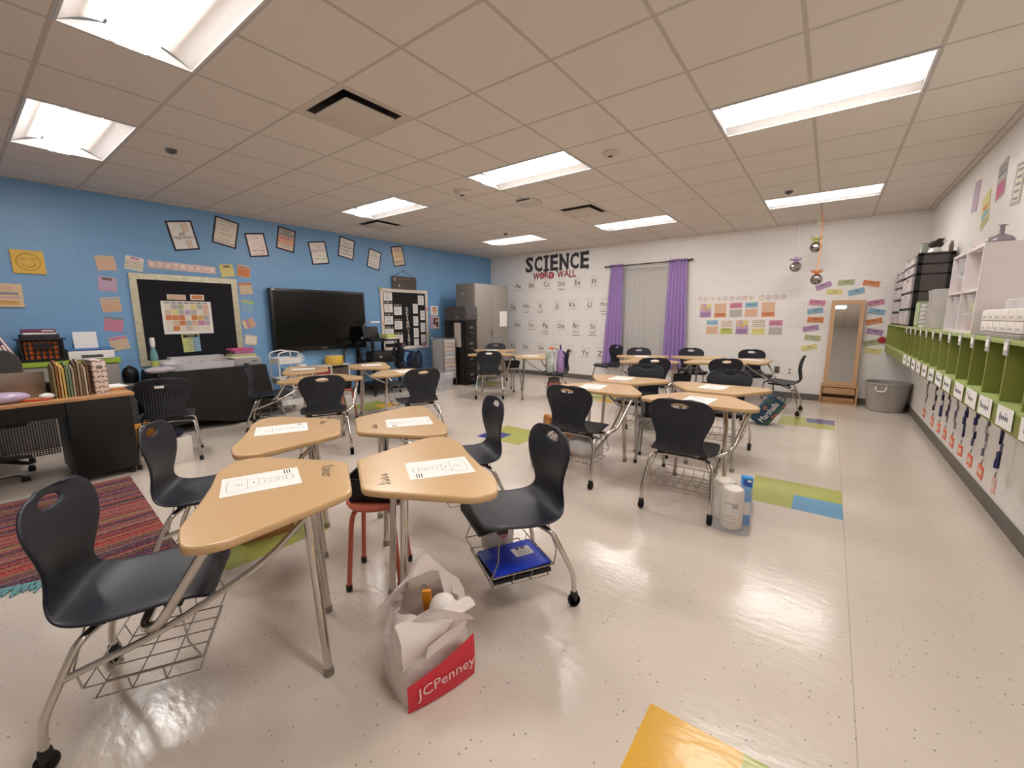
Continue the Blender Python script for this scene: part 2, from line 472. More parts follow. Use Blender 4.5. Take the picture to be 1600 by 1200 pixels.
BLUEW = block_wall('blue_block_paint', (122, 168, 212), 'y')
WHITEW_X = block_wall('white_block_paint_back', (238, 234, 231), 'x')
WHITEW_Y = block_wall('white_block_paint_side', (238, 234, 231), 'y')
structure(MB().bx(XA - .12, XA, YF - .12, YD + .3, 0, ZC + .2, BLUEW).build('wall_left', smooth=False), 'blue painted block wall on the left', 'wall')
structure(MB().bx(XB, XB + .12, YF - .12, YD + .3, 0, ZC + .2, WHITEW_Y).build('wall_right', smooth=False), 'white painted block wall behind the green cubbies', 'wall')
structure(MB().bx(XA, XB, YF - .12, YF, 0, ZC + .2, WHITEW_X).build('wall_front', smooth=False), 'white painted block wall behind the viewer', 'wall')
WX0, WX1, WZ0, WZ1 = -3.56, -2.62, .72, 2.36
b = MB()
b.bx(XA, WX0, YD, YD + .2, 0, ZC + .2, WHITEW_X).bx(WX1, XB, YD, YD + .2, 0, ZC + .2, WHITEW_X)
b.bx(WX0, WX1, YD, YD + .2, 0, WZ0, WHITEW_X).bx(WX0, WX1, YD, YD + .2, WZ1, ZC + .2, WHITEW_X)
structure(b.build('wall_back', smooth=False), 'white painted block wall with the word wall and window', 'wall')
w = empty('window_1', ((WX0 + WX1) / 2, YD + .12, WZ0)); structure(w, 'window behind the sheer curtain and purple drapes', 'window')
b = MB(); W2 = (WX1 - WX0) / 2; WH = WZ1 - WZ0
b.bx(-W2, W2, -.03, .03, 0, .05, DGREY).bx(-W2, W2, -.03, .03, WH - .05, WH, DGREY).bx(-W2, -W2 + .05, -.03, .03, .05, WH - .05, DGREY).bx(W2 - .05, W2, -.03, .03, .05, WH - .05, DGREY).bx(-.025, .025, -.03, .03, .05, WH - .05, DGREY)
b.build('window_frame', w, smooth=False)
MB().bx(-W2 + .05, W2 - .05, -.004, .004, .05, WH - .05, mat('window_glass', (200, 210, 215), 0.05, alpha=.25)).build('pane', w, smooth=False)
BASE = mat('grey_vinyl_base', (104, 98, 92), 0.5, var=0.03)
for nm, q in dict(baseboard_left=(XA, XA + .008, YF, YD), baseboard_right=(XB - .008, XB, YF, YD)).items():
    structure(MB().bx(q[0], q[1], q[2], q[3], 0, .105, BASE).build(nm, smooth=False), 'grey vinyl base strip along the ' + ('blue' if 'left' in nm else 'cubby') + ' wall', 'baseboard')
structure(MB().bx(XA + .008, XB - .008, YD - .008, YD, 0, .105, BASE).build('baseboard_back', smooth=False), 'grey vinyl base strip along the back wall', 'baseboard')
ANG = mat('ceiling_angle', (206, 196, 186), .6)
structure(MB().bx(XA, XA + .022, YF, YD, ZC - .004, ZC, ANG).build('trim_1', smooth=False), 'ceiling edge angle along the blue wall', 'trim')
structure(MB().bx(XA + .022, XB - .022, YD - .022, YD, ZC - .004, ZC, ANG).build('trim_2', smooth=False), 'ceiling edge angle along the back wall', 'trim')
structure(MB().bx(XB - .022, XB, YF, YD, ZC - .004, ZC, ANG).build('trim_3', smooth=False), 'ceiling edge angle along the cubby wall', 'trim')

# ---------------------------------------------------------------- ceiling fittings
PAN = mat('fixture_white_enamel', (206, 202, 200), .45, var=.01)
LENS = mat('fixture_lens', (255, 250, 244), .4, var=0, emit=LAMP_COLOR + (LAMP_STRENGTH,))
LENSIDE = mat('fixture_lens_side', (255, 250, 244), .4, var=0, emit=LAMP_COLOR + (LAMP_STRENGTH * .02,))
LL = {(-7, -4): 'recessed ceiling light at the left, over the teacher desk', (-3, -4): 'largest recessed ceiling light, cut by the top edge at the left',
      (1, -4): 'recessed ceiling light out of view at the near right', (-7, 1): 'recessed ceiling light nearest the blue wall posters', (-3, 1): 'recessed ceiling light in the middle of the room',
      (1, 1): 'recessed ceiling light at the upper right, long bright strip', (-7, 6): 'recessed ceiling light farthest away, in front of the science word wall', (-3, 6): 'recessed ceiling light in front of the purple curtains',
      (1, 6): 'recessed ceiling light beside the hanging disco balls'}
def troffer():
    L, Wd = 2 * G - .012, G - .012
    r = empty('ceiling_light', (0, 0, ZC))
    b = MB()
    b.bx(-L / 2, L / 2, -Wd / 2, -Wd / 2 + .014, -.006, .004, PAN).bx(-L / 2, L / 2, Wd / 2 - .014, Wd / 2, -.006, .004, PAN)
    b.bx(-L / 2, -L / 2 + .014, -Wd / 2 + .014, Wd / 2 - .014, -.006, .004, PAN).bx(L / 2 - .014, L / 2, -Wd / 2 + .014, Wd / 2 - .014, -.006, .004, PAN)
    b.build('frame', r, smooth=False)
    b = MB(); i = b.mi(PAN)
    for s in (-1, 1):
        pr = [(s * (Wd / 2 - .012), .002)] + [(s * (.105 + (Wd / 2 - .117) * (1 - t)), .002 + .075 * math.sin(t * math.pi / 2)) for t in (.15, .3, .45, .6, .75, .9, 1)]
        rows = [[b.v((x, y, z)) for y, z in pr] for x in (-L / 2 + .012, L / 2 - .012)]
        for k in range(len(pr) - 1): b.fv([rows[0][k], rows[0][k + 1], rows[1][k + 1], rows[1][k]], i)
    for s in (-1, 1):
        x = s * (L / 2 - .012)
        pr = [(-(Wd / 2 - .012), .0)] + [(Wd * .96 * (t - .5), .08 * math.sin(math.pi * t) + .004) for t in (.1, .2, .3, .4, .5, .6, .7, .8, .9)] + [((Wd / 2 - .012), .0)]
        b.face([(x, y, z) for y, z in pr], PAN)
    b.bx(-L / 2 + .01, L / 2 - .01, -Wd / 2, Wd / 2, .10, .115, PAN)
    b.build('reflector_pan', r)
    b = MB(); X1 = L / 2 - .03
    pr = [(-.108, .04), (-.104, .006), (-.062, -.014), (.062, -.014), (.104, .006), (.108, .04)]
    for k in range(5):
        (y0, z0), (y1, z1) = pr[k], pr[k + 1]
        b.face([(-X1, y0, z0), (X1, y0, z0), (X1, y1, z1), (-X1, y1, z1)], LENSIDE if k in (0, 4) else LENS)
    for s in (-1, 1): b.face([(s * X1, y, z) for y, z in pr], LENSIDE)
    b.build('lens', r)
    return r
tr = None
for (i, j) in LIGHTS:
    o = troffer() if tr is None else copy_tree(tr)
    tr = tr or o
    o.location = (GX + (i + 1) * G, GY + (j + .5) * G, ZC)
    tag(o, LL[(i, j)], 'ceiling light', 'recessed ceiling lights')
def vent():
    r = empty('air_vent', (0, 0, ZC))
    b = MB(); h = G / 2
    for k in range(4):
        b.M = Matrix.Rotation(k * math.pi / 2, 4, 'Z')
        b.face([(-h, -h, 0), (h, -h, 0), (h * .80, -h * .80, .012), (-h * .80, -h * .80, .012)], ANG)
        b.face([(-h * .80, -h * .80, .012), (h * .80, -h * .80, .012), (h * .72, -h * .72, .10), (-h * .72, -h * .72, .10)], DGREY)
    b.M = Matrix.Identity(4); b.face([(-h, -h, .1), (h, -h, .1), (h, h, .1), (-h, h, .1)], BLACK)
    b.build('housing', r, smooth=False)
    MB().box((0, 0, -.012), (G * .66, G * .66, .012), ANG, bev=.004).build('plaque', r)
    return r
tv = None
for (i, j), lb in zip(VENTS, ('large square ceiling air vent at the near left', 'square ceiling air vent before the far right lights', 'square ceiling air vent near the blue wall posters')):
    o = vent() if tv is None else copy_tree(tv); tv = tv or o
    o.location = (GX + (i + .5) * G, GY + (j + .5) * G, ZC); tag(o, lb, 'air vent', 'ceiling air vents')
def disc(name, lab, cat, x, y, r, h, m=ANG):
    b = MB(); b.lathe([(r * .5, -h), (r * .8, -h * .8), (r, -h * .3), (r, 0)], (0, 0, ZC), m, 20)
    b.lathe([(r * .18, -h * 1.25), (r * .3, -h)], (0, 0, ZC), DGREY, 12)
    return tag(b.build(name, loc=(x, y, 0)), lab, cat)
disc('smoke_detector', 'round white smoke detector right of the middle light', 'smoke detector', -1.763, 3.88, .075, .035)
disc('motion_sensor', 'round white ceiling sensor left of the middle light', 'ceiling sensor', -3.665, 3.911, .095, .05)
disc('sprinkler_head', 'small sprinkler head at the left, beside the left light', 'sprinkler', -4.875, 1.418, .045, .03, DGREY)
disc('sprinkler_head', 'small sprinkler head above the light by the disco balls', 'sprinkler', -.546, 6.354, .045, .03, DGREY)
disc('sprinkler_head', 'small sprinkler head beside the farthest light', 'sprinkler', -4.844, 6.288, .04, .03, DGREY)
b = MB(); b.box((0, 0, -.02), (.26, .26, .04), ANG, bev=.01).box((0, -.125, -.012), (.2, .02, .02), DGREY)
one(b, 'projector_mount_plate', 'small square white box on the ceiling behind the middle light', 'ceiling box', loc=(-3.3, 4.78, ZC))
# ---------------------------------------------------------------- combination desks
PROF = [(-.490, .415), (-.497, .436), (-.520, .452), (-.560, .456), (-.62, .450), (-.68, .443), (-.74, .437), (-.80, .434), (-.855, .437), (-.90, .450), (-.928, .475), (-.941, .510), (-.940, .55), (-.932, .60), (-.926, .65), (-.928, .70), (-.935, .745), (-.944, .785), (-.953, .815), (-.959, .834), (-.960, .846)]
HALF = [.150, .178, .198, .212, .222, .227, .226, .221, .212, .198, .180, .163, .158, .170, .193, .214, .222, .210, .176, .130, .07]
def shell_mesh():
    b = MB(); NU = 15
    # resample the profile finely
    P_, Hh = [], []
    n = 46
    def cat_(a, t):
        k = min(int(t), len(a) - 2); f = t - k
        p0, p1, p2, p3 = a[max(k - 1, 0)], a[k], a[k + 1], a[min(k + 2, len(a) - 1)]
        return .5 * ((2 * p1) + (-p0 + p2) * f + (2 * p0 - 5 * p1 + 4 * p2 - p3) * f * f + (-p0 + 3 * p1 - 3 * p2 + p3) * f ** 3)
    ys = [p[0] for p in PROF]; zs = [p[1] for p in PROF]
    grid = []
    for k in range(n + 1):
        t = k / n * (len(PROF) - 1)
        y, z, h = cat_(ys, t), cat_(zs, t), cat_(HALF, t)
        y2, z2 = cat_(ys, min(t + .05, len(PROF) - 1)), cat_(zs, min(t + .05, len(PROF) - 1)); y1, z1 = cat_(ys, max(t - .05, 0)), cat_(zs, max(t - .05, 0))
        ty, tz = y2 - y1, z2 - z1; L = math.hypot(ty, tz) or 1; ny, nz = tz / L, -ty / L    # normal towards the sitter
        row = []
        back = max(0, min(1, (z - .50) / .12))
        for u in range(NU):
            s = -1 + 2 * u / (NU - 1); a = abs(s)
            dish = .020 * s * s * (1 - back) * max(0, min(1, (-.50 - y) / .10)) + back * (.030 * s * s)
            rim = .008 * max(0, (a - .8) / .2)
            row.append(Vector((s * h, y + ny * (dish - rim * back), z + nz * (dish - rim * (1 - back)))))
        grid.append(row)
    HC, HRX, HRZ = .800, .062, .019
    V = [[b.bm.verts.new(p) for p in r] for r in grid]
    i = b.mi(NAVY)
    for k in range(n):
        for u in range(NU - 1):
            q = [V[k][u], V[k][u + 1], V[k + 1][u + 1], V[k + 1][u]]
            c = sum((v.co for v in q), Vector()) / 4
            if c.z > .7 and (c.x / HRX) ** 2 + ((c.z - HC) / HRZ) ** 2 < 1: continue
            b.fv(q, i)
    for vv in [v for v in b.bm.verts if not v.link_faces]: b.bm.verts.remove(vv)
    for e in b.bm.edges:
        if len(e.link_faces) == 1:
            for v in e.verts:
                if v.co.z > .76 and abs(v.co.x) < .085 and abs(v.co.z - HC) < .03:
                    ang = math.atan2((v.co.z - HC) / HRZ, v.co.x / HRX); v.co.x = HRX * math.cos(ang); v.co.z = HC + HRZ * math.sin(ang)
    bmesh.ops.recalc_face_normals(b.bm, faces=b.bm.faces[:])
    o = b.build('seat_shell', smooth='keep')
    sm = o.modifiers.new('s', 'SOLIDIFY'); sm.thickness = .011; sm.offset = 0
    ss = o.modifiers.new('u', 'SUBSURF'); ss.levels = 1; ss.render_levels = 1
    dg = bpy.context.evaluated_depsgraph_get(); dg.update()
    me = bpy.data.meshes.new_from_object(o.evaluated_get(dg)); me.name = 'seat_shell'
    me.polygons.foreach_set('use_smooth', [True] * len(me.polygons))
    bpy.data.objects.remove(o)
    return me
SHELL = shell_mesh()
def shell(parent):
    o = bpy.data.objects.new('seat_shell', SHELL); COL.objects.link(o); o.parent = parent; return o

TOPP = round_poly([(-.185, 0), (.185, 0), (.235, -.06), (.44, -.385), (.425, -.485), (.27, -.53), (.12, -.517), (-.12, -.517), (-.27, -.53), (-.425, -.485), (-.44, -.385), (-.235, -.06)], .05, 5)
def caster(x, y, parent):
    b = MB()
    for s in (-1, 1):
        b.M = Matrix.Translation((x, y, .031)) @ Matrix.Rotation(math.pi / 2, 4, 'Y')
        b.lathe([(.012, -.017), (.027, -.015), (.031, -.006), (.031, .006), (.027, .015), (.012, .017)], (0, 0, 0), RUBBER, 16)
    b.M = Matrix.Identity(4); b.lathe([(.018, .03), (.02, .05), (.017, .075)], (x, y, 0), RUBBER, 12)
    return b.build('caster', parent)
def chair_frame(r, combo=True):
    U = fillet([(-.235, -.945, .06), (-.235, -.942, .16), (-.212, -.835, .398), (-.12, -.80, .402), (.12, -.80, .402), (.212, -.835, .398), (.235, -.942, .16), (.235, -.945, .06)], .06, 5)
    MB().tube(U, .0125, CHROME, 10).build('rear_leg_frame', r)
    for s in (-1, 1):
        b = MB(); b.tube([(s * .125, -.82, .412), (s * .125, -.54, .424)], .011, BLACKM, 8)
        b.box((s * .145, -.60, .426), (.05, .05, .020), BLACK).box((s * .145, -.80, .422), (.05, .04, .020), BLACK)
        b.build('seat_support', r)
    for s in (-1, 1): caster(s * .235, -.945, r)
def basket(r):
    b = MB(); x0, x1, y0, y1, zb, zr = -.185, .185, -.83, -.545, .165, .225
    for z, d in ((zb, 0), (zr, .018)):
        b.tube([(x0 - d, y0 - d, z), (x1 + d, y0 - d, z), (x1 + d, y1 + d, z), (x0 - d, y1 + d, z)], .0032, WIRE, 6, closed=True)
    for k in range(1, 5): x = x0 + (x1 - x0) * k / 5; b.tube([(x, y0 - .018, zr), (x, y0, zb), (x, y1, zb), (x, y1 + .018, zr)], .0025, WIRE, 5)
    for k in range(1, 3): y = y0 + (y1 - y0) * k / 3; b.tube([(x0 - .018, y, zr), (x0, y, zb), (x1, y, zb), (x1 + .018, y, zr)], .0025, WIRE, 5)
    for s in (-1, 1):
        b.tube([(s * .203, y1 + .018, zr), (s * .205, -.56, .30), (s * .165, -.585, .42)], .0032, WIRE, 6)
        b.tube([(s * .203, y0 - .018, zr), (s * .205, -.86, .30), (s * .160, -.835, .42)], .0032, WIRE, 6)
    return b.build('book_basket', r)
def make_desk():
    r = empty('combination_desk', (0, 0, 0))
    MB().prism(TOPP, .712, .742, MAPLE, .008).build('tabletop', r, angle=70)
    for s in (-1, 1):
        b = MB(); b.tube([(s * .172, -.165, .712), (s * .20, -.132, .018)], .0165, CHROME, 14)
        b.box((s * .172, -.165, .706), (.07, .09, .010), STEEL)
        lg = b.build('leg', r)
        MB().lathe([(.019, .0), (.021, .006), (.019, .02), (.0175, .034)], (s * .2005, -.1315, 0), STEEL, 14).build('glide', lg)
    MB().tube(fillet([(.06, -.68, .405), (.235, -.665, .405), (.30, -.60, .44), (.372, -.43, .712)], .07, 6), .0155, CHROME, 12).build('desk_post', r)
    MB().tube(fillet([(.222, -.885, .285), (.235, -.62, .375), (.215, -.30, .545), (.178, -.172, .66)], .12, 6), .0115, CHROME, 10).build('beam', r)
    b = MB()
    b.tube([(.10, -.45, .71), (.10, -.45, .672), (-.10, -.45, .672), (-.10, -.45, .71)], .0028, WIRE, 6)
    b.build('pencil_wire', r)
    chair_frame(r); basket(r); shell(r)
    return r
def place(o, x, y, a):
    o.location = (x, y, 0); o.rotation_euler = (0, 0, math.radians(a - 90))
GD = 'combination desks with attached navy chairs'
DESKS = dict(
 D1=(-1.586, .957, 60.5, 'nearest maple combination desk with navy chair beside the striped rug, lower left'),
 D2=(-1.571, .991, 239.5, 'maple combination desk with blue folder under its chair, beside the white shopping bag'),
 D3=(-2.385, 1.40, 58.5, 'maple combination desk with navy chair near the black teacher desk, left behind the nearest desk'),
 D4=(-2.34, 1.475, 239, 'maple combination desk whose navy chair faces left before a lime and blue floor patch'),
 E1=(-.80, 3.893, 91.5, 'maple combination desk with ribbed navy chair back to us, beside the paper towel pack'),
 E2=(-1.70, 3.972, 90, 'maple combination desk with navy chair back to us, clear plastic bag stuffed in its basket'),
 E3=(-1.723, 4.06, 270, 'maple combination desk facing us on the far left of the right middle group'),
 E4=(-.80, 4.010, 270.5, 'maple combination desk facing us beside the leaning dark blue shopping bag'),
 F1=(-4.82, 2.62, 152, 'maple combination desk before the television, its chair nearest the black draped table, back to us'),
 F2=(-4.50, 3.46, 161, 'maple combination desk, chair back to us, right front of the television group'),
 F3=(-5.36, 3.02, 60, 'maple combination desk with chair against the black draped table'),
 F4=(-5.33, 3.32, 240, 'maple combination desk right in front of the yellow drum'),
 G1=(-5.17, 6.28, 125.5, 'maple combination desk, navy chair back to us, in front of the grey storage cabinet'),
 G2=(-5.33, 6.50, 306, 'maple combination desk with chair facing us against the grey storage cabinet'),
 G3=(-4.36, 5.90, 216, 'maple combination desk with bags piled on its navy seat, below the word wall'),
 H1=(-2.33, 6.68, 117, 'maple combination desk, chair back to us, at the left of the far right row'),
 H2=(-1.50, 7.10, 117, 'maple combination desk, navy chair back to us, right of the chair below the purple drape'),
 H3=(-2.36, 6.79, 297, 'maple combination desk with navy chair facing us in front of the window'),
 H4=(-1.55, 7.21, 297, 'maple combination desk with navy chair facing us below the colourful job posters'),
 H5=(-1.20, 7.36, 178, 'maple combination desk whose navy chair is seen side on, near the wooden mirror'))
first = None; DOBJ = {}
for kx, (x, y, a, lb) in DESKS.items():
    o = make_desk() if first is None else copy_tree(first)
    first = first or o
    place(o, x, y, a); tag(o, lb, 'desk', GD); DOBJ[kx] = o
def dw(k, r, f, z=0.0):
    x, y, a, _ = DESKS[k]; a = math.radians(a); return Vector((x + r * math.sin(a) + f * math.cos(a), y - r * math.cos(a) + f * math.sin(a), z))
def drot(k): return math.radians(DESKS[k][2] - 90)

# pupils' names in marker on the four nearest tops
def scrawl(k, r, f, w, h, n, sd):
    b = MB(); rd = random.Random(sd); s_ = w / n
    for q in range(n):
        x0 = r - w / 2 + q * s_; hh = h if q == 0 else h * rd.uniform(.5, .75)
        b.box((x0 + s_ * .2, f + hh / 2 - h / 2, .7424), (.0035, hh, .0005), INK, rz=rd.uniform(-.25, .15)); b.box((x0 + s_ * .62, f + hh * .4 - h / 2, .7424), (.0035, hh * .8, .0005), INK, rz=rd.uniform(-.6, .6))
        b.box((x0 + s_ * .42, f - h * .28, .7424), (s_ * .6, .0035, .0005), INK, rz=rd.uniform(-.5, .5))
    b.build('marker_name', DOBJ[k], smooth=False)
b = MB(); b.text('Xavier', -.095, -.085, .155, .05, .7424, INK); b.build('marker_name', DOBJ['D1'], smooth=False)
scrawl('D2', -.11, -.09, .13, .05, 4, 3); scrawl('D3', -.13, -.10, .09, .045, 3, 5); scrawl('D4', -.10, -.10, .10, .05, 4, 8)

# worksheets: a flask outline printed on white paper
def sheet():
    b = MB(); w, h = .216, .279
    b.box((0, 0, .0004), (w, h, .0008), PAPER)
    def ln(pts, t=.0022, m=GREYINK):
        for p, q in zip(pts, pts[1:]):
            p, q = Vector(p), Vector(q); n_ = Vector((-(q - p).y, (q - p).x)).normalized() * t / 2
            b.face([(p.x + n_.x, p.y + n_.y, .0011), (q.x + n_.x, q.y + n_.y, .0011), (q.x - n_.x, q.y - n_.y, .0011), (p.x - n_.x, p.y - n_.y, .0011)], m)
    ln([(-.02, .09), (-.02, .03), (-.075, -.085), (-.07, -.11), (-.05, -.12), (.05, -.12), (.07, -.11), (.075, -.085), (.02, .03), (.02, .09)])
    ln([(-.026, .09), (.026, .09), (.026, .115), (-.026, .115), (-.026, .09)], .0018, INK)
    ln([(-.02, .03), (.02, .03)]); ln([(-.038, -.01), (.038, -.01)]); ln([(-.056, -.05), (.056, -.05)])
    for y in (.075, .06, .048, .01, -.03, -.028, -.07, -.08, -.09): b.face([(-.012, y, .0011), (.012, y, .0011), (.012, y + .003, .0011), (-.012, y + .003, .0011)], GREYINK)
    for y in (.105, .095, .085): b.face([(-.095, y, .0011), (-.05, y, .0011), (-.05, y + .004, .0011), (-.095, y + .004, .0011)], INK)
    return b.build('worksheet', smooth=False)
SH = None
def worksheet(k, r, f, rot, label, hl=None):
    global SH
    if SH is None: o = SH = sheet()
    else: o = SH.copy(); COL.objects.link(o)
    o.location = dw(k, r, f, .7425); o.rotation_euler = (0, 0, drot(k) + math.radians(rot))
    tag(o, label, 'paper', 'flask worksheets on the desks')
    return o
WSL = dict(D1='white flask worksheet on the nearest desk at lower left', D2='white flask worksheet on the desk above the shopping bag', D3='white flask worksheet on the desk left behind the nearest one', D4='white flask worksheet on the desk before the lime and blue floor patch',
 E1='white worksheet on the desk beside the paper towel pack', E2='white worksheet on the desk with a plastic bag in its basket', E3='white worksheet on the desk at the far left of the right middle group', E4='white worksheet on the desk beside the leaning dark blue bag',
 F1='white worksheet on the desk nearest the rug in the television group', F2='white worksheet on the right front desk of the television group', F3='white worksheet on the desk beside the black draped table', F4='white worksheet on the desk before the yellow drum',
 G1='white worksheet on the front desk before the grey cabinet', G2='white worksheet on the rear desk before the grey cabinet', G3='white worksheet on the desk below the word wall letters', H1='white worksheet on the left front desk of the far right row', H3='white worksheet on the desk in front of the window', H5='white worksheet on the desk nearest the wooden mirror')
for k, r, f, rot in (('D1', -.07, -.335, 8), ('D2', -.07, -.335, -3), ('D3', -.05, -.33, 6), ('D4', -.07, -.32, -2), ('E1', 0, -.33, -6), ('E2', -.08, -.30, 8), ('E3', .05, -.30, 0), ('E4', .03, -.30, -5), ('F1', -.06, -.33, 20), ('F2', .04, -.28, 0), ('F3', -.02, -.30, 4), ('F4', .02, -.30, 0), ('G1', -.02, -.25, 5), ('G2', .05, -.28, 0), ('G3', 0, -.28, 4), ('H1', .08, -.24, 0), ('H3', .02, -.30, 3), ('H5', .05, -.28, 0)):
    worksheet(k, r, f, rot, WSL[k])

# ---------------------------------------------------------------- loose chairs
def loose_chair(name='school_chair'):
    r = empty(name, (0, 0, 0))
    U = fillet([(-.235, -.96, .03), (-.212, -.87, .398), (-.12, -.83, .402), (.12, -.83, .402), (.212, -.87, .398), (.235, -.96, .03)], .06, 5)
    V = fillet([(-.235, -.47, .03), (-.212, -.56, .398), (-.12, -.60, .404), (.12, -.60, .404), (.212, -.56, .398), (.235, -.47, .03)], .06, 5)
    MB().tube(U, .0125, CHROME, 10).build('rear_leg_frame', r); MB().tube(V, .0125, CHROME, 10).build('front_leg_frame', r)
    for s in (-1, 1): MB().tube([(s * .12, -.83, .415), (s * .12, -.58, .428)], .010, BLACKM, 8).build('seat_support', r)
    for x, y in ((-.235, -.965), (.235, -.965), (-.235, -.465), (.235, -.465)):
        MB().lathe([(.017, 0), (.018, .01), (.0165, .045)], (x, y, 0), RUBBER, 12).build('foot_cap', r)
    shell(r); return r
# the origin of the shell is .95 m in front of its back; the chairs are set out by their backs
def loose(x, y, a, lb, src=None):
    o = loose_chair() if src is None else copy_tree(src)
    aa = math.radians(a); place(o, x + .70 * math.cos(aa), y + .70 * math.sin(aa), a)
    tag(o, lb, 'chair', 'loose navy school chairs'); return o
lc = loose(-5.28, 1.24, 163, 'navy school chair before the black draped table, white tag on its back')
loose(-.93, 8.02, 297, 'navy school chair facing us at the back wall beside the outlets', lc)
loose(-3.56, 7.97, 242, 'navy school chair turned left in front of the left purple drape', lc)

# ---------------------------------------------------------------- stools between the desks
def stool(loc, m, lb, h=.45, rz=0.0):
    r = empty('stool', loc, rz, lb, 'stool')
    b = MB(); b.lathe([(.12, h - .028), (.150, h - .022), (.156, h - .010), (.150, h), (.13, h + .002)], (0, 0, 0), m, 28); b.build('seat', r)
    for k in range(4):
        a = math.pi / 4 + k * math.pi / 2; c, s = math.cos(a), math.sin(a)
        lg = MB().tube(fillet([(c * .06, s * .06, h - .034), (c * .132, s * .132, h - .036), (c * .150, s * .150, h - .09), (c * .185, s * .185, .03)], .04, 4), .0125, m, 10).build('leg', r)
        MB().lathe([(.014, 0), (.0165, .004), (.0165, .035)], (c * .1855, s * .1855, 0), BLACK, 10).build('foot_cap', lg)
    return r
CORAL = mat('coral_painted_metal', (196, 106, 84), .4, var=.03)
GREYST = mat('silver_painted_metal', (158, 156, 152), .4, metal=.3, var=.03)
stool((-1.865, 1.275, 0), CORAL, 'coral red metal stool under the nearest desks', .46, math.radians(40))
stool((-5.33, 3.17, 0), CORAL, 'coral red metal stool under the desks before the television', .45, .3)
stool((-1.30, 4.02, 0), GREYST, 'silver metal stool between the right middle desks', .45, .2)
stool((-4.84, 6.47, 0), GREYST, 'silver metal stool between the desks below the word wall', .45, 0)
stool((-1.71, 6.52, 0), GREYST, 'silver metal stool between the far right desks', .42, .4)
def caddy(loc, rz, lb, w=.26, d=.18, h=.13, handle=True):
    r = empty('supply_caddy', loc, rz, lb, 'caddy')
    b = MB()
    def ring(s, z): return [(sx * w / 2 * s, sy * d / 2 * s, z) for sx, sy in ((-1, -1), (1, -1), (1, 1), (-1, 1))]
    b.rings([ring(.86, 0), ring(1, h), ring(.95, h), ring(.82, .006)], BLACK)
    b.build('bin', r, smooth=False)
    if handle: MB().tube(fillet([(-.045, 0, .005), (-.045, 0, h + .07), (.045, 0, h + .07), (.045, 0, .005)], .03, 4), .012, BLACK, 8).build('handle', r)
    return r
caddy((-1.85, 1.285, .4625), math.radians(35), 'black plastic bin on the coral stool under the nearest desks', .30, .20, .13, False)
caddy((-5.33, 3.17, .4525), .2, 'black plastic caddy on the coral stool before the television')
caddy((-1.30, 4.02, .4525), .6, 'tall black plastic bin on the silver stool of the right middle desks', .22, .18, .20, False)
caddy((-4.84, 6.47, .4525), .9, 'black handled caddy on the silver stool below the word wall')
caddy((-1.71, 6.52, .4225), .3, 'black handled caddy on the silver stool of the far right desks')
# ---------------------------------------------------------------- bags, boxes and things on the floor
def sack(b, w, d, h, m, top=.5, wr=.012, n=40, nz=14, bulge=.10, seed=1, cap=True, front=None):
    """a soft sack: squarish at the base, wrinkled, drawn in towards the top"""
    rnd = random.Random(seed); ph = [rnd.uniform(0, 6.28) for _ in range(8)]; i = b.mi(m); R = []
    for k in range(nz + 1):
        t = k / nz; sc_ = 1 + bulge * math.sin(math.pi * min(1, t * 1.25)) - (1 - top) * max(0, (t - .45) / .55) ** 1.4
        row = []
        for q in range(n):
            a = 2 * math.pi * q / n; c, s = math.cos(a), math.sin(a)
            e = 4.5 - 2.5 * t
            rr = (abs(c) ** e + abs(s) ** e) ** (-1 / e)
            wz = wr * t * (math.sin(5 * a + ph[0] + 3 * t) + .7 * math.sin(9 * a + ph[1] - 5 * t) + .5 * math.sin(14 * a + ph[2] + 9 * t))
            row.append(b.v((c * rr * w / 2 * sc_ + wz * c, s * rr * d / 2 * sc_ + wz * s, t * h + .012 * t * math.sin(3 * a + ph[3]))))
        R.append(row)
    for k in range(nz):
        for q in range(n): b.fv([R[k][q], R[k][(q + 1) % n], R[k + 1][(q + 1) % n], R[k + 1][q]], i)
    b.fv(R[0][::-1], i)
    if cap: b.fv(R[-1], i)
    return R
FILM = mat('white_plastic_film', (236, 226, 222), .32, var=.02, alpha=.90, bump=.35, bscale=16)
WFILM = mat('wrap_film', (214, 212, 212), .15, var=.03, alpha=.20, bump=.5, bscale=22)
CFILM = mat('clear_plastic_film', (206, 202, 200), .18, var=.03, alpha=.74, bump=.5, bscale=22)
GFILM = mat('grey_plastic_film', (168, 164, 162), .3, var=.04, alpha=.88, bump=.5, bscale=20)
REDP = mat('red_print', (208, 44, 62), .28, var=.03)

# white shopping bag with a red panel
r = empty('shopping_bag', (-1.165, .985, 0), math.radians(75.5), 'white plastic shopping bag with red lettered panel standing on the floor, front centre', 'bag')
b = MB(); n = 56; rnd = random.Random(4); RR = []; nz = 20; W_, D_ = .29, .235
for k in range(nz + 1):
    t = k / nz; z = t * .30
    row = []
    for q in range(n):
        a = 2 * math.pi * q / n; c, s = math.cos(a), math.sin(a); e = 5.0 - 3 * t
        rr = (abs(c) ** e + abs(s) ** e) ** (-1 / e)
        back = max(0, s)
        scx = 1 + .10 * math.sin(math.pi * t) - .10 * t; scy = 1 + .26 * back * math.sin(math.pi * min(1, t * 1.05)) - .22 * t
        wv = .008 * t * (math.sin(6 * a + 4 * t) + .8 * math.sin(11 * a - 7 * t) + .6 * math.sin(17 * a + 5 * t))
        if s < -.3: wv *= max(0, (t - .5) * 2)
        row.append((c * rr * W_ / 2 * scx + wv * c, s * rr * D_ / 2 * scy + wv * s - .0 * t, z + (.05 * max(0, -c) * t if s < 0 else .03 * t)))
    RR.append(row)
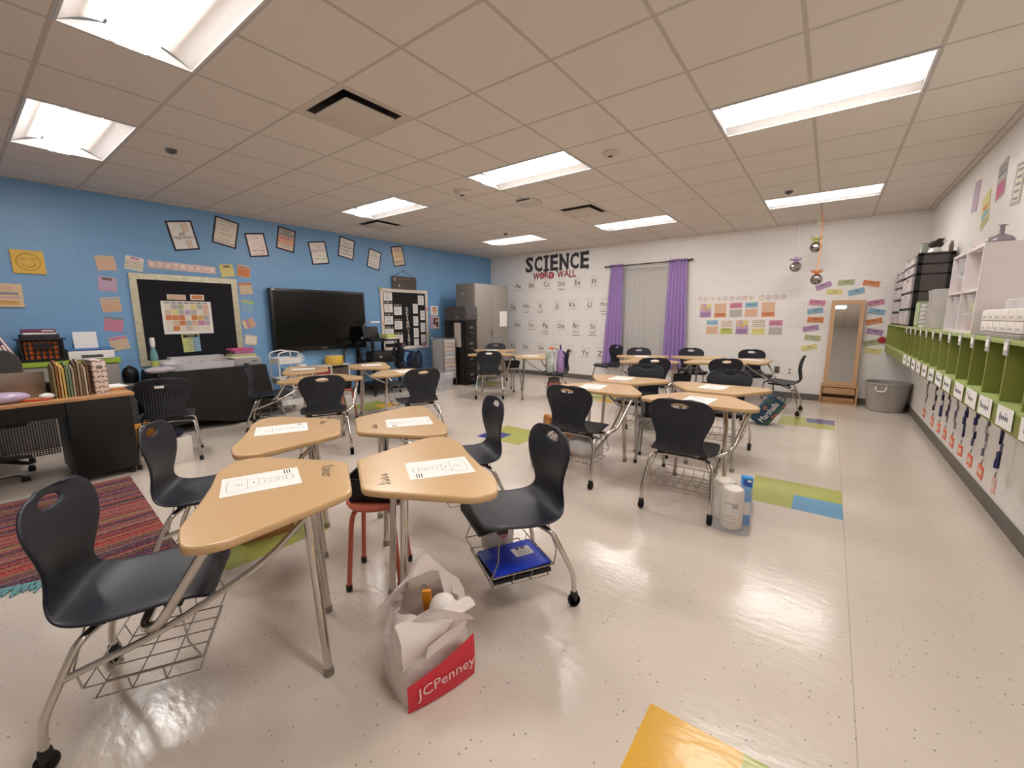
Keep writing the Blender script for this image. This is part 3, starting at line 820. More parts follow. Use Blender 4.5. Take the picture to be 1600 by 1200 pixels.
i = b.mi(FILM); V = [[b.v(p) for p in row] for row in RR]
for k in range(nz):
    for q in range(n): b.fv([V[k][q], V[k][(q + 1) % n], V[k + 1][(q + 1) % n], V[k + 1][q]], i)
b.fv(V[0][::-1], i)
crumple(b, .022, 13, .10, 3.1); b.build('sack', r, angle=60)
# the folded front lip drooping over the panel
b = MB(); i = b.mi(FILM); rows = []
for k in range(9):
    t = k / 8; row = []
    for u in range(15):
        s = u / 14; x = -.155 + .30 * s
        drop = (.02 + .15 * (1 - s) * (1 - .25 * s)) if k else 0
        z = .315 + .02 * (1 - s) - drop * t + .012 * math.sin(7 * s + 2) * t
        y = -.112 - .028 * math.sin(math.pi * t) + .03 * (1 - t) + .006 * math.sin(9 * s + 5 * t)
        row.append(b.v((x, y, z)))
    rows.append(row)
for k in range(8):
    for u in range(14): b.fv([rows[k][u], rows[k][u + 1], rows[k + 1][u + 1], rows[k + 1][u]], i)
crumple(b, .012, 16, .0, 1.7); b.build('folded_lip', r, angle=60)
# the two handle loops, one standing up at the rear and one slumped forward
def loop_strip(b, pts, wds, m):
    i = b.mi(m); R = []
    for (p, dv, w_) in pts:
        p = Vector(p); dv = Vector(dv).normalized(); R.append((b.v(p - dv * w_ / 2), b.v(p + dv * w_ / 2)))
    for k in range(len(R) - 1): b.fv([R[k][0], R[k][1], R[k + 1][1], R[k + 1][0]], i)
b = MB()
loop_strip(b, [((-.125, .075, .27), (1, 0, .2), .12), ((-.115, .07, .335), (1, 0, .3), .10), ((-.075, .055, .39), (1, .1, .6), .085), ((-.02, .04, .44), (.7, .2, 1), .075), ((.035, .03, .452), (-.1, .2, 1), .07), ((.085, .02, .42), (-.8, .2, 1), .075), ((.115, .01, .36), (-1, .1, .4), .085), ((.13, .0, .30), (-1, 0, .1), .09), ((.135, -.01, .24), (-1, 0, 0), .09)], None, FILM)
b.build('handle', r)
b = MB()
loop_strip(b, [((-.10, -.06, .31), (1, 0, .1), .10), ((-.06, -.095, .345), (1, -.2, .4), .07), ((.0, -.13, .335), (.3, -.4, 1), .05), ((.08, -.15, .30), (0, -.5, 1), .045), ((.13, -.135, .262), (-.6, -.3, .8), .05), ((.10, -.125, .235), (-.6, 0, -.8), .05), ((.02, -.125, .225), (-.2, 0, -1), .05), ((-.06, -.12, .20), (-.2, 0, -1), .05)], None, FILM)
b.build('handle', r)
b = MB()
pz_ = lambda x: -.1215 - .012 * (1 - (x / .145) ** 2)
i = b.mi(REDP); rows = []
for k in range(7):
    t = k / 6; rows.append([b.v((-.142 + .284 * u / 12, pz_(-.142 + .284 * u / 12) - .004 * math.sin(math.pi * t), .004 + t * (.105 + .075 * u / 12))) for u in range(13)])
for k in range(6):
    for u in range(12): b.fv([rows[k][u], rows[k][u + 1], rows[k + 1][u + 1], rows[k + 1][u]], i)
b.build('red_panel', r)
b = MB(); b.M = Matrix(((1, 0, 0, 0), (0, 0, -1, 0), (0, 1, 0, 0), (0, 0, 0, 1)))
b.text('JCPenney', .010, .074, .245, .055, .141, mat('white_print', (240, 222, 220), .4), rot=.05)
b.build('lettering', r, smooth=False)
one(MB().box((0, 0, .0), (.035, .012, .16), mat('orange_wrap', (226, 150, 40), .4), rx=.35, bev=.004), 'snack_packet', 'orange packet inside the white shopping bag', 'packet', loc=(-1.17, 1.0, .295), rz=.8)
b = MB(); b.sphere((0, 0, 0), .055, PAPER, sz=.9); one(b, 'tissue_roll', 'white soft roll inside the white shopping bag', 'roll', loc=(-1.115, 1.03, .285))

# folders and a bag in the basket of the second desk
def in_basket(k, r_, f, z): return dw(k, r_, f, z)
b = MB(); b.box((0, 0, .009), (.25, .30, .018), BLACK, bev=.003)
one(b, 'binder', 'black binder under the blue folder in the chair basket', 'binder', loc=in_basket('D2', -.05, -.70, .171), rz=drot('D2'))
b = MB(); b.box((0, 0, .008), (.24, .30, .016), BLACK, bev=.003)
one(b, 'binder', 'thin black binder directly beneath the blue folder', 'binder', loc=in_basket('D2', -.045, -.705, .190), rz=drot('D2') + .03)
ROYAL = mat('royal_blue_card', (24, 58, 196), .35, var=.03)
b = MB(); b.box((0, 0, .005), (.235, .30, .010), ROYAL, bev=.002)
b.box((.02, -.06, .0105), (.075, .10, .001), PAPER)
for q in range(4): b.face([(-.008, -.095 + q * .018, .0114), (.035, -.095 + q * .018, .0114), (.035, -.090 + q * .018, .0114), (-.008, -.090 + q * .018, .0114)], GREYINK)
for q in (0, 1): b.lathe([(.012, 0), (.012, .0006)], (.05, -.075 + q * .03, .0108), DGREY, 12)
one(b, 'folder', 'royal blue folder with white label in the chair basket', 'folder', loc=in_basket('D2', -.05, -.70, .2075), rz=drot('D2') + .05)
b = MB(); sack(b, .16, .10, .20, mat('pale_bag_film', (214, 206, 200), .35, alpha=.95, bump=.4, bscale=18), top=.8, seed=3, n=28)
b.M = Matrix.Translation((0, -.062, .10)) @ Matrix.Rotation(math.pi / 2, 4, 'X')
for r0, r1 in ((.026, .019), (.010, .0)):
    ring = [[(q * math.cos(2 * math.pi * t / 24), q * math.sin(2 * math.pi * t / 24), 0) for t in range(24)] for q in (r0, max(r1, .0005))]
    for t in range(24): b.face([ring[0][t], ring[0][(t + 1) % 24], ring[1][(t + 1) % 24], ring[1][t]], REDP)
one(b, 'gift_bag', 'pale bag with a red bullseye ring behind the blue folder', 'bag', loc=in_basket('D2', .145, -.69, .172), rz=drot('D2') + math.radians(-75))

# cardboard box under the desks, white carton under the loose chair
def carton(loc, w, d, h, m, lb, rz=0, tape=True, nm='cardboard_box'):
    b = MB(); b.box((0, 0, h / 2), (w, d, h), m, bev=.004)
    if tape:
        b.box((0, 0, h + .0006), (w, .05, .001), mat('packing_tape', (196, 164, 118), .3))
        for q in range(4): b.face([(w / 2 + .0015, -d * .4 + q * .03, h * .2), (w / 2 + .0015, -d * .4 + q * .03 + .018, h * .2), (w / 2 + .0015, -d * .4 + q * .03 + .018, h * .2 + .03), (w / 2 + .0015, -d * .4 + q * .03, h * .2 + .03)], INK)
    return one(b, nm, lb, 'box', loc=loc, rz=rz)
carton((-2.90, 1.12, 0), .30, .22, .13, CARDB, 'brown cardboard box on the lime floor tile under the nearest desk', math.radians(75))
carton((-5.13, 1.21, 0), .26, .24, .25, mat('white_card', (226, 220, 212), .6), 'white carton on the floor under the loose navy chair', math.radians(5), False, 'white_carton')
b = MB(); b.sphere((0, 0, .045), .085, mat('navy_felt', (30, 30, 48), .9), sx=1.1, sy=.9, sz=.5); b.sphere((.06, .0, .04), .05, mat('navy_felt'), sz=.6)
one(b, 'knit_cap', 'dark navy cap on top of the white carton', 'cap', loc=(-5.12, 1.24, .2505))

# the second group: plastic bag in a basket, brown bag, clear tub, towels, reusable bag
o = dw('E2', .06, -.71, .175)
b = MB(); b.M = Matrix.Translation((0, 0, .105)); b.sphere((0, 0, 0), .16, CFILM, 26, 14, sx=1.05, sy=.92, sz=.62)
for v_ in b.bm.verts: v_.co += Vector((math.sin(v_.co.z * 60 + v_.co.x * 30), math.cos(v_.co.x * 45 + v_.co.y * 30), math.sin(v_.co.y * 50))) * .008
b.box((0, 0, -.085), (.20, .03, .012), REDP)
one(b, 'plastic_bag', 'full clear plastic bag stuffed in the basket of a ribbed chair', 'bag', loc=o, rz=.2)
b = MB(); b.sphere((0, 0, .105), .07, mat('crumpled_paper', (206, 198, 196), .7, bump=.4, bscale=20), sz=1.0)
one(b, 'paper_bundle', 'bundle of pale paper inside the clear plastic bag', 'bundle', loc=o, rz=.5)
b = MB(); sack(b, .30, .16, .40, mat('brown_paper_bag', (176, 120, 62), .8, bump=.3), top=.9, seed=9, n=28); crumple(b, .02, 12, .02)
one(b, 'paper_bag', 'brown paper bag standing left of the ribbed chair', 'bag', loc=(-2.16, 3.68, 0), rz=.5)
def tub(loc, w, d, h, lb, rz=0, m=CLEAR, lid=True, nm='storage_tub', fill=None, cat='storage box'):
    r = empty(nm, loc, rz, lb, cat)
    def rg(s, z, e=0): return [(x, y, z) for x, y in round_poly([(-w / 2 * s - e, -d / 2 * s - e), (w / 2 * s + e, -d / 2 * s - e), (w / 2 * s + e, d / 2 * s + e), (-w / 2 * s - e, d / 2 * s + e)], .03, 3)]
    b = MB(); b.rings([rg(.88, 0), rg(.97, h - .02), rg(.97, h - .02, .008), rg(.97, h, .008), rg(.93, h), rg(.86, .008)], m); b.build('tub', r)
    if lid:
        b = MB(); b.rings([rg(1, h + .001, .006), rg(1, h + .014, .006), rg(.95, h + .022)], m if lid is True else lid); b.build('lid', r)
    if fill:
        b = MB(); b.rings([rg(.82, .012), rg(.86, h * .6)], fill); b.build('contents', r)
    return r
tub((-2.10, 3.30, 0), .20, .28, .27, 'clear plastic tub with papers standing behind the navy chair at centre', .15, fill=mat('mixed_contents', (170, 158, 148), .7, var=.25, scale=30))
tub((-6.08, 5.765, 0), .34, .42, .30, 'large clear plastic tote on the floor beside the drawer trolley', .05, fill=None)
b = MB(); sack(b, .34, .22, .40, GFILM, top=.45, wr=.02, seed=12, n=34); crumple(b, .05, 11, .02)
one(b, 'plastic_bag', 'grey plastic bag slumped on the floor behind the clear stuffed bag', 'bag', loc=(-1.70, 5.25, 0), rz=.3)
# paper towels in their wrapper, with a blue carton
r = empty('paper_towel_pack', (-.415, 3.03, 0), .1, 'wrapped paper towel rolls in clear plastic beside the front ribbed chair', 'paper towels')
for nm_, x_, y_ in (('towel_roll', -.005, -.03), ('towel_roll', -.06, .10)):
    b = MB(); b.lathe([(.012, .285), (.045, .288), (.062, .280), (.068, .26), (.068, .03), (.062, .012), (.02, .008)], (x_, y_, 0), mat('paper_towel', (232, 224, 214), .8, bump=.25, bscale=60), 26)
    if y_ < 0:
        for z0, z1, a0, a1 in ((.19, .196, -2.2, -.9), (.165, .185, -1.5, -1.0), (.11, .113, -2.3, -1.1), (.09, .093, -2.3, -1.1), (.06, .063, -2.3, -1.1)):
            for q in range(8):
                A0, A1 = a0 + (a1 - a0) * q / 8, a0 + (a1 - a0) * (q + 1) / 8
                b.face([(x_ + .0688 * math.cos(t_), y_ + .0688 * math.sin(t_), z_) for t_, z_ in ((A0, z0), (A1, z0), (A1, z1), (A0, z1))], GREYINK)
    b.build(nm_, r)
b = MB(); R_2 = sack(b, .23, .25, .285, WFILM, top=.82, wr=.010, seed=21, n=36, bulge=.04); crumple(b, .012, 22, .02); b.build('plastic_wrap', r)
b = MB(); b.box((0, 0, .17), (.065, .05, .34), mat('sky_blue_carton', (58, 150, 220), .35), bev=.004)
b.box((0, -.0255, .30), (.05, .002, .05), mat('sky_blue_carton_dark', (40, 84, 170), .35)); b.box((.01, -.0268, .315), (.022, .001, .014), PAPER)
b.box((0, -.0255, .12), (.055, .002, .09), PAPER)
one(b, 'tissue_carton', 'tall sky blue carton standing behind the paper towel rolls', 'carton', loc=(-.355, 3.115, 0), rz=.3)
# dark blue reusable bag leaning over
r = empty('reusable_bag', (-.66, 6.23, 0), 0, 'dark blue reusable bag with white script leaning behind the right desks', 'bag')
TEALB = mat('dark_teal_print', (30, 62, 84), .5, var=.06)
b = MB(); Lm = Matrix.Rotation(math.radians(16), 4, 'Z') @ Matrix.Translation((0, 0, .022)) @ Matrix.Rotation(math.radians(34), 4, 'Y')
b.M = Lm; b.box((.02, .08, .20), (.20, .18, .40), TEALB, bev=.012)
for y0, zz, col in ((0, .30, 'green'), (.0, .1, 'green')): pass
for (x_, z_, w_, h_, c_) in ((.090, .30, .04, .12, (62, 96, 76)), (.095, .20, .03, .09, (150, 92, 64)), (.090, .08, .035, .11, (66, 100, 72)), (-.06, .33, .05, .09, (58, 92, 78)), (-.055, .22, .04, .05, (146, 94, 66)), (.10, .37, .025, .04, (160, 84, 70))):
    b.box((x_ + .0, -.0115, z_), (w_, .002, h_), mat('print_%d_%d' % (c_[0], c_[1]), c_, .5), ry=.25)
b.build('bag_body', r)
b = MB(); b.M = Lm @ Matrix(((0, -1, 0, .015), (0, 0, -1, -.0135), (1, 0, 0, .20), (0, 0, 0, 1)))
b.text('Marshalls', 0, 0, .30, .075, 0, PAPER); b.build('lettering', r, smooth=False)
for y_ in (.01, .15):
    b = MB(); b.M = Lm; b.tube(fillet([(-.05, y_, .39), (-.05, y_, .46), (.07, y_, .46), (.07, y_, .39)], .04, 4), .007, TEALB, 6); b.build('carry_strap', r)
# bags piled on the seat below the word wall
o = dw('G3', .02, -.66, .462)
b = MB(); sack(b, .27, .13, .38, mat('pale_mint_film', (204, 212, 204), .35, alpha=.95, bump=.5, bscale=18), top=.75, wr=.02, seed=31, n=34); crumple(b, .03, 14, .02)
one(b, 'plastic_bag', 'pale full plastic bag piled on the seat under the word wall', 'bag', loc=dw('G3', .03, -.62, .464), rz=drot('G3'))
r = empty('backpack', dw('G3', -.02, -.795, .464), drot('G3'), 'purple patterned backpack with dark straps on the seat under the word wall', 'backpack')
PURP = mat('purple_pattern_fabric', (168, 138, 186), .7, var=.35, scale=24)
b = MB(); sack(b, .26, .12, .38, PURP, top=.7, wr=.006, seed=5, n=28); b.build('pack_body', r)
b = MB()
for s in (-1, 1): b.tube(fillet([(s * .07, -.04, .36), (s * .085, -.095, .30), (s * .085, -.09, .10), (s * .10, -.05, .04)], .06, 4), .014, mat('navy_webbing', (46, 36, 84), .7), 8)
b.build('strap', r)
b = MB(); b.tube(fillet([(-.05, 0, .36), (-.04, 0, .45), (.05, .0, .47), (.05, 0, .36)], .03, 4), .011, mat('navy_webbing'), 8); b.build('grab_handle', r)
b = MB(); b.sphere((0, 0, .02), .04, mat('orange_plastic', (226, 120, 70), .4)); one(b, 'orange_toy', 'small orange ball shape on top of the pale plastic bag', 'toy', loc=dw('G3', .04, -.635, .842))
b = MB(); b.box((0, 0, .06), (.28, .22, .12), mat('rust_box', (158, 96, 84), .6), bev=.01); b.box((.02, .0, .15), (.22, .18, .06), mat('dark_tote', (96, 84, 84), .6), bev=.01)
one(b, 'book_bundle', 'rust and dark coloured bundle in the basket under the word wall chair', 'bundle', loc=dw('G3', 0, -.69, .172), rz=drot('G3'))

# ---------------------------------------------------------------- rag rug
def rug_mat():
    m = bpy.data.materials.new('rag_rug_weave'); m.use_nodes = True; k = NT(m)
    o, x, y, z = k.xyz()
    cr = k.n('ShaderNodeValToRGB'); cr.color_ramp.interpolation = 'CONSTANT'
    pal = [(104, 44, 58), (150, 58, 70), (68, 52, 92), (176, 120, 84), (86, 40, 52), (118, 96, 74), (182, 66, 62), (92, 58, 110), (150, 120, 100), (70, 60, 60), (196, 92, 70), (120, 50, 84)]
    el = cr.color_ramp.elements
    while len(el) < len(pal): el.new(len(el) / len(pal))
    for q, c in enumerate(pal): el[q].position = q / len(pal); el[q].color = c4(c)
    st = k.n('ShaderNodeMapping'); st.inputs['Scale'].default_value = (36.0, .8, 1.0); k.nt.links.new(o, st.inputs['Vector'])
    wn = k.n('ShaderNodeTexWhiteNoise'); wn.noise_dimensions = '1D'
    wob = k.math('MULTIPLY', k.noise(o, 6.0, 2), .02)
    k.put(wn.inputs['W'], k.math('FLOOR', k.math('MULTIPLY', k.math('ADD', x, wob), 58.0)))
    k.nt.links.new(wn.outputs['Value'], cr.inputs[0])
    kn = k.noise(o, 75.0, 2)
    col = k.mix(k.math('MULTIPLY', k.math('GREATER_THAN', kn, .58), .45), cr.outputs[0], c4((190, 150, 130)))
    k.put(k.b.inputs['Base Color'], col); k.b.inputs['Roughness'].default_value = .95
    k.bump(k.math('ADD', k.math('SINE', k.math('MULTIPLY', x, 58 * 2 * math.pi)), kn), .9, .006)
    return m
r = empty('rag_rug', (0, 0, 0), 0, 'striped multicolour rag rug with teal fringe on the floor at left', 'rug')
b = MB(); q = [(-4.93, .83), (-4.96, -1.1), (-3.84, -1.1), (-3.05, .69)]
b.rings([[(x, y, .001) for x, y in q], [(x, y, .012) for x, y in q]], rug_mat()); b.build('weave', r, smooth=False)
FR = mat('teal_yarn', (104, 150, 154), .95, var=.15, scale=40)
b = MB(); rnd = random.Random(3)
for k in range(210):
    t = k / 209; p = Vector((-3.05 + (-3.84 + 3.05) * t, .69 + (-1.1 - .69) * t, .008)); dn = Vector((.92, -.40, 0))
    e = p + dn * rnd.uniform(.06, .10) + Vector((rnd.uniform(-.02, .02), rnd.uniform(-.02, .02), -.003))
    b.tube([p, (p + e) / 2 + Vector((0, 0, rnd.uniform(.002, .012))), e], .006, FR, 5)
fr = b.build('fringe', r); fr['kind'] = 'stuff'

# ---------------------------------------------------------------- teacher desk at the left
BLKW = mat('black_desk_laminate', (12, 10, 10), .45, var=.08)
OAK = wood_mat('teacher_desk_oak', (176, 130, 86), (196, 152, 106), .35, (5, 1, 5), 3)
r = empty('teacher_desk', (-5.36, -.15, 0), 0, 'black teacher desk with wood top and mesh front panel at left', 'desk')
b = MB(); b.bx(-.36, .34, -1.35, 1.11, .72, .748, OAK, .004); b.build('desktop', r)
b = MB(); b.bx(-.33, .33, .67, 1.08, .06, .718, BLKW, .004); b.build('pedestal', r)
for z0, z1 in ((.08, .36), (.37, .53), (.54, .70)):
    d_ = MB().bx(-.355, -.332, .685, 1.065, z0, z1, BLKW, .003).build('drawer', r)
    MB().bx(-.372, -.356, .80, .95, z1 - .05, z1 - .035, STEEL).build('drawer_handle', d_)
for x_ in (-.28, .28):
    for y_ in (.72, 1.03):
        MB().lathe([(.02, 0), (.025, .01), (.025, .045), (.015, .058)], (x_, y_, 0), RUBBER, 12).build('foot', r)
b = MB(); b.bx(.30, .335, -1.2, .66, .60, .718, BLKW); b.build('front_rail', r, smooth=False)
def mesh_mat():
    m = bpy.data.materials.new('perforated_black_metal'); m.use_nodes = True; k = NT(m)
    o, x, y, z = k.xyz(); f = k.math('FRACT', k.math('MULTIPLY', y, 60)); g = k.math('FRACT', k.math('MULTIPLY', z, 60))
    hole = k.math('MULTIPLY', k.math('LESS_THAN', k.math('ABSOLUTE', k.math('SUBTRACT', f, .5)), .3), k.math('LESS_THAN', k.math('ABSOLUTE', k.math('SUBTRACT', g, .5)), .3))
    k.put(k.b.inputs['Base Color'], c4((30, 28, 28))); k.put(k.b.inputs['Alpha'], k.math('SUBTRACT', 1.0, hole)); k.b.inputs['Roughness'].default_value = .4
    return m
b = MB(); b.bx(.10, .104, -1.2, .62, .26, .68, mesh_mat()); b.build('mesh_panel', r, smooth=False)
b = MB(); b.bx(-.30, .30, -1.32, -1.28, .0, .718, BLKW); b.build('side_panel', r, smooth=False)
TD = Vector((-5.36, -.15, .7485))
# laptop, upright folders and papers on the teacher desk
ALU = mat('brushed_aluminium', (164, 150, 138), .38, metal=.75, var=.03)
r = empty('laptop', (-5.42, .20, .7485), 0, 'open silver laptop seen from behind on the teacher desk', 'laptop')
MB().box((-.10, 0, .008), (.24, .50, .014), ALU, bev=.004).build('base', r)
b = MB(); b.box((.035, 0, .118), (.008, .52, .205), ALU, ry=math.radians(8), bev=.003); b.build('screen', r)
rnd = random.Random(11)
FC = [('hanging_folder', (128, 120, 80)), ('hanging_folder', (150, 96, 60)), ('file_folder', (206, 172, 110)), ('file_folder', (216, 178, 96)), ('hanging_folder', (112, 132, 100)), ('hanging_folder', (120, 142, 118)), ('file_folder', (178, 162, 138)), ('file_folder', (120, 92, 66)), ('file_folder', (168, 150, 128)), ('file_folder', (130, 104, 78)), ('file_folder', (196, 184, 168)), ('file_folder', (118, 86, 64))]
FL_ = ['olive green folder at the left end of the upright file row', 'rust brown folder second in the upright file row', 'manila folder third in the upright file row', 'yellow tabbed manila folder fourth in the file row', 'sage green folder fifth in the upright file row', 'pale green folder at the middle of the upright file row', 'grey beige folder right of the green folders', 'dark brown folder right of the grey beige one', 'beige folder fourth from the right in the file row', 'tan brown folder third from the rainbow box', 'off white folder second from the rainbow box', 'dark brown folder beside the rainbow patterned box']
for k, ((nm, c), lb) in enumerate(zip(FC, FL_)):
    y = .49 + k * .0185; h = rnd.uniform(.26, .315)
    b = MB(); pl = [(-.125, 0), (.125, 0), (.125, h - .02), (.06, h - .02), (.05, h), (-.05, h), (-.06, h - .02), (-.125, h - .02)]
    b.M = Matrix(((1, 0, 0, 0), (0, 0, 1, 0), (0, 1, 0, 0), (0, 0, 0, 1))); ln_ = .012 + rnd.uniform(-.006, .006)
    b.rings([[(x, z, -.006 + ln_ * z) for x, z in pl], [(x, z, .006 + ln_ * z) for x, z in pl]], mat('folder_%d' % k, c, .7))
    one(b, nm, lb, 'folder', 'upright folders on the teacher desk', loc=(-5.26, y, .7485), smooth=False)
def rainbow_mat():
    m = bpy.data.materials.new('rainbow_pattern_card'); m.use_nodes = True; k = NT(m)
    o, x, y, z = k.xyz()
    w = 22.0; row = k.math('FLOOR', k.math('MULTIPLY', z, w)); sh = k.math('MULTIPLY', k.math('MODULO', row, 2.0), .5)
    fy = k.math('SUBTRACT', k.math('FRACT', k.math('ADD', k.math('MULTIPLY', y, w * .8), sh)), .5); fz = k.math('SUBTRACT', k.math('FRACT', k.math('MULTIPLY', z, w)), .2)
    d = k.math('SQRT', k.math('ADD', k.math('MULTIPLY', fy, fy), k.math('MULTIPLY', fz, fz)))
    arc = k.math('MULTIPLY', k.math('LESS_THAN', k.math('ABSOLUTE', k.math('SUBTRACT', d, .33)), .10), k.math('GREATER_THAN', fz, 0.0))
    k.put(k.b.inputs['Base Color'], k.mix(arc, c4((226, 206, 196)), c4((132, 108, 96)))); k.b.inputs['Roughness'].default_value = .5
    return m
b = MB(); b.bx(-.13, .13, -.045, .045, 0, .30, rainbow_mat(), .003); b.box((.131, 0, .235), (.003, .04, .02), STEEL)
one(b, 'magazine_file', 'white magazine box with brown rainbow pattern on the teacher desk', 'magazine box', loc=(-5.25, .765, .7485), rz=.04)
b = MB()
for k, c in enumerate(((226, 170, 100), (230, 150, 110), (226, 186, 96), (236, 230, 224), (238, 234, 230))): b.box((rnd.uniform(-.01, .01), rnd.uniform(-.01, .01), .004 + k * .007), (.24, .17, .0065), mat('sheet_%d' % k, c, .7), rz=rnd.uniform(-.15, .15))
one(b, 'paper_stack', 'stack of orange and white papers at the corner of the teacher desk', 'papers', loc=(-5.40, .865, .7485))
b = MB(); b.sphere((0, 0, .045), .10, mat('lilac_film', (196, 180, 210), .25, alpha=.85, bump=.6, bscale=20), sx=.9, sy=1.5, sz=.45)
one(b, 'plastic_pouch', 'crumpled lilac and clear plastic pouch before the laptop', 'pouch', loc=(-5.15, .20, .7485))
b = MB(); b.M = Matrix.Rotation(math.pi / 2, 4, 'X'); b.lathe([(.002, -.09), (.007, -.075), (.007, .08), (.004, .09)], (0, .008, 0), mat('red_marker', (206, 60, 40), .4), 10)
one(b, 'marker_pen', 'red marker pen lying before the laptop', 'pen', loc=(-5.10, .37, .7485), rz=-.3)
b = MB(); b.lathe([(.045, 0), (.05, .01), (.05, .10), (.047, .105)], (0, 0, 0), BLACK, 20); one(b, 'black_cup', 'small black cup between the laptop and upright folders', 'cup', loc=(-5.50, .50, .7485))
b = MB(); b.sphere((0, 0, .025), .05, PAPER, sz=.5, sx=1.2); one(b, 'tissue', 'crumpled white tissue beside the upright folders', 'tissue', loc=(-5.18, .44, .7485))
# power cord and plug block on the floor under the desk
b = MB(); b.tube(fillet([(-5.9, -.3, .012), (-5.75, -.1, .012), (-5.7, .10, .02), (-5.75, .24, .014), (-5.6, .26, .015)], .1, 5), .006, BLACK, 6); b.box((-5.56, .26, .016), (.09, .05, .028), BLACK, bev=.006)
one(b, 'power_cord', 'black power cord and adapter on the floor under the teacher desk', 'cord')
# office chair behind the desk
r = empty('office_chair', (-6.05, .12, 0), math.radians(-95), 'grey mesh office chair behind the teacher desk', 'chair')
OFFM = mat('grey_mesh_fabric', (74, 71, 70), .8, var=.12, scale=80, bump=.3, bscale=260)
b = MB(); pl = round_poly([(-.25, .62), (.25, .62), (.27, 1.02), (.20, 1.12), (-.20, 1.12), (-.27, 1.02)], .08, 5)
b.M = Matrix(((1, 0, 0, 0), (0, .1, 1, -.30), (0, 1, 0, 0), (0, 0, 0, 1))); b.prism(pl, -.02, .02, OFFM, .008); b.build('backrest', r)
MB().prism(round_poly([(-.25, -.25), (.25, -.25), (.25, .22), (-.25, .22)], .09, 5), .44, .51, OFFM, .015).build('seat', r)
MB().lathe([(.03, .10), (.03, .30), (.022, .30), (.022, .44)], (0, 0, 0), BLACK, 14).build('gas_lift', r)
b = MB()
for k in range(5):
    a = 2 * math.pi * k / 5; b.tube([(0, 0, .12), (.26 * math.cos(a), .26 * math.sin(a), .075)], [.028, .016], BLACK, 8)
b.build('star_base', r)
for k in range(5):
    a = 2 * math.pi * k / 5; MB().lathe([(.02, .0), (.027, .02), (.02, .055)], (.27 * math.cos(a), .27 * math.sin(a), 0), BLACK, 10).build('caster', r)
MB().box((0, -.275, .62), (.08, .03, .26), BLACK, bev=.01).build('back_bar', r)

# grey cabinet with lime top behind, and what stands on it
r = empty('storage_cabinet', (-6.94, .62, 0), 0, 'grey cabinet with lime green edged top behind the teacher desk', 'cabinet')
b = MB(); b.bx(-.19, .19, -.55, .57, .0, .90, GREYM, .004); b.build('body', r)
LIME = mat('lime_laminate', (154, 182, 62), .4, var=.03)
MB().bx(-.20, .215, -.57, .59, .90, .955, LIME, .004).build('top', r)
for y0, y1 in ((-.54, .0), (.01, .56)):
    d_ = MB().bx(.191, .207, y0, y1, .04, .885, GREYM, .003).build('door', r)
    MB().bx(.208, .222, y1 - .06 if y0 < 0 else y0 + .04, y1 - .045 if y0 < 0 else y0 + .055, .45, .6, STEEL).build('handle', d_)
CT = .9555
r = empty('crate', (-6.86, .60, CT), 0, 'black slotted crate with orange contents on the lime edged cabinet', 'crate')
ORG = mat('orange_folders', (240, 112, 36), .5)
b = MB(); b.bx(-.14, .14, -.155, .155, 0, .008, BLACK); b.bx(-.14, -.13, -.155, .155, .008, .24, BLACK)
for s in (-1, 1): b.bx(-.13, .14, s * .155 - .005, s * .155 + .005, .008, .24, BLACK)
for z0, z1 in ((.008, .03), (.068, .080), (.118, .130), (.172, .184), (.225, .24)): b.bx(.131, .141, -.15, .15, z0, z1, BLACK)
for y in (-.15, -.105, -.06, -.015, .03, .075, .12, .145): b.bx(.131, .141, y - .007, y + .007, .03, .22, BLACK)
b.bx(.1315, .1415, -.06, .06, .14, .20, BLACK); b.bx(-.15, .155, -.185, .185, .232, .246, BLACK, .004)
b.build('crate_body', r, smooth=False)
MB().bx(-.10, .10, -.13, .13, .01, .215, ORG).build('contents', r, smooth=False)
b = MB(); b.bx(-.12, .12, -.14, .14, 0, .045, mat('black_case', (44, 42, 46), .6), .006); one(b, 'document_case', 'black flat case on top of the orange filled crate', 'case', loc=(-6.86, .60, CT + .2465))
b = MB(); b.bx(-.11, .11, -.12, .12, 0, .018, PAPER); one(b, 'paper_ream', 'white paper on the black case above the crate', 'papers', loc=(-6.86, .60, CT + .292))
b = MB(); b.bx(-.115, .115, -.125, .125, 0, .035, mat('plum_binder', (118, 54, 92), .5), .004); b.bx(.1155, .1165, .02, .11, .012, .025, colour('cream')); one(b, 'binder', 'plum purple binder topmost of the pile over the crate', 'binder', loc=(-6.86, .60, CT + .3105), rz=-.05)
# books leaning at the far left of the cabinet
for k, (c, lb, h, t) in enumerate((('magenta', 'hot pink book leaning left of the orange crate', .29, -.38), ('red', 'red book leaning beside the hot pink book', .20, -.32), ('tan', 'tan book leaning at the left of the red book', .19, -.28), ('cream', 'cream book at the left edge of the photo on the cabinet', .17, -.25))):
    b = MB(); b.box((0, 0, h / 2), (.19, .022, h), colour(c), bev=.002); b.box((.003, 0, h / 2 + .001), (.186, .016, h - .004), PAPER)
    o = one(b, 'book', lb, 'book', 'leaning books on the lime edged cabinet', loc=(-6.85, .425 - k * .036, CT)); o.rotation_euler = (-t, 0, 0)
    o.location.z = CT + .011 * abs(math.sin(t))
r = empty('printer', (-6.87, .97, CT), 0, 'white printer with blue lid and paper tray on the cabinet', 'printer')
b = MB(); b.bx(-.15, .16, -.19, .19, 0, .10, WHITE, .01); b.bx(.161, .162, -.09, .09, .018, .05, DGREY); b.lathe([(.012, 0), (.012, .001)], (.0, 0, .1), GREYP, 12); b.build('printer_body', r)
MB().bx(-.155, .165, -.195, .195, .101, .118, mat('blue_lid', (66, 114, 178), .35), .004).build('lid', r)
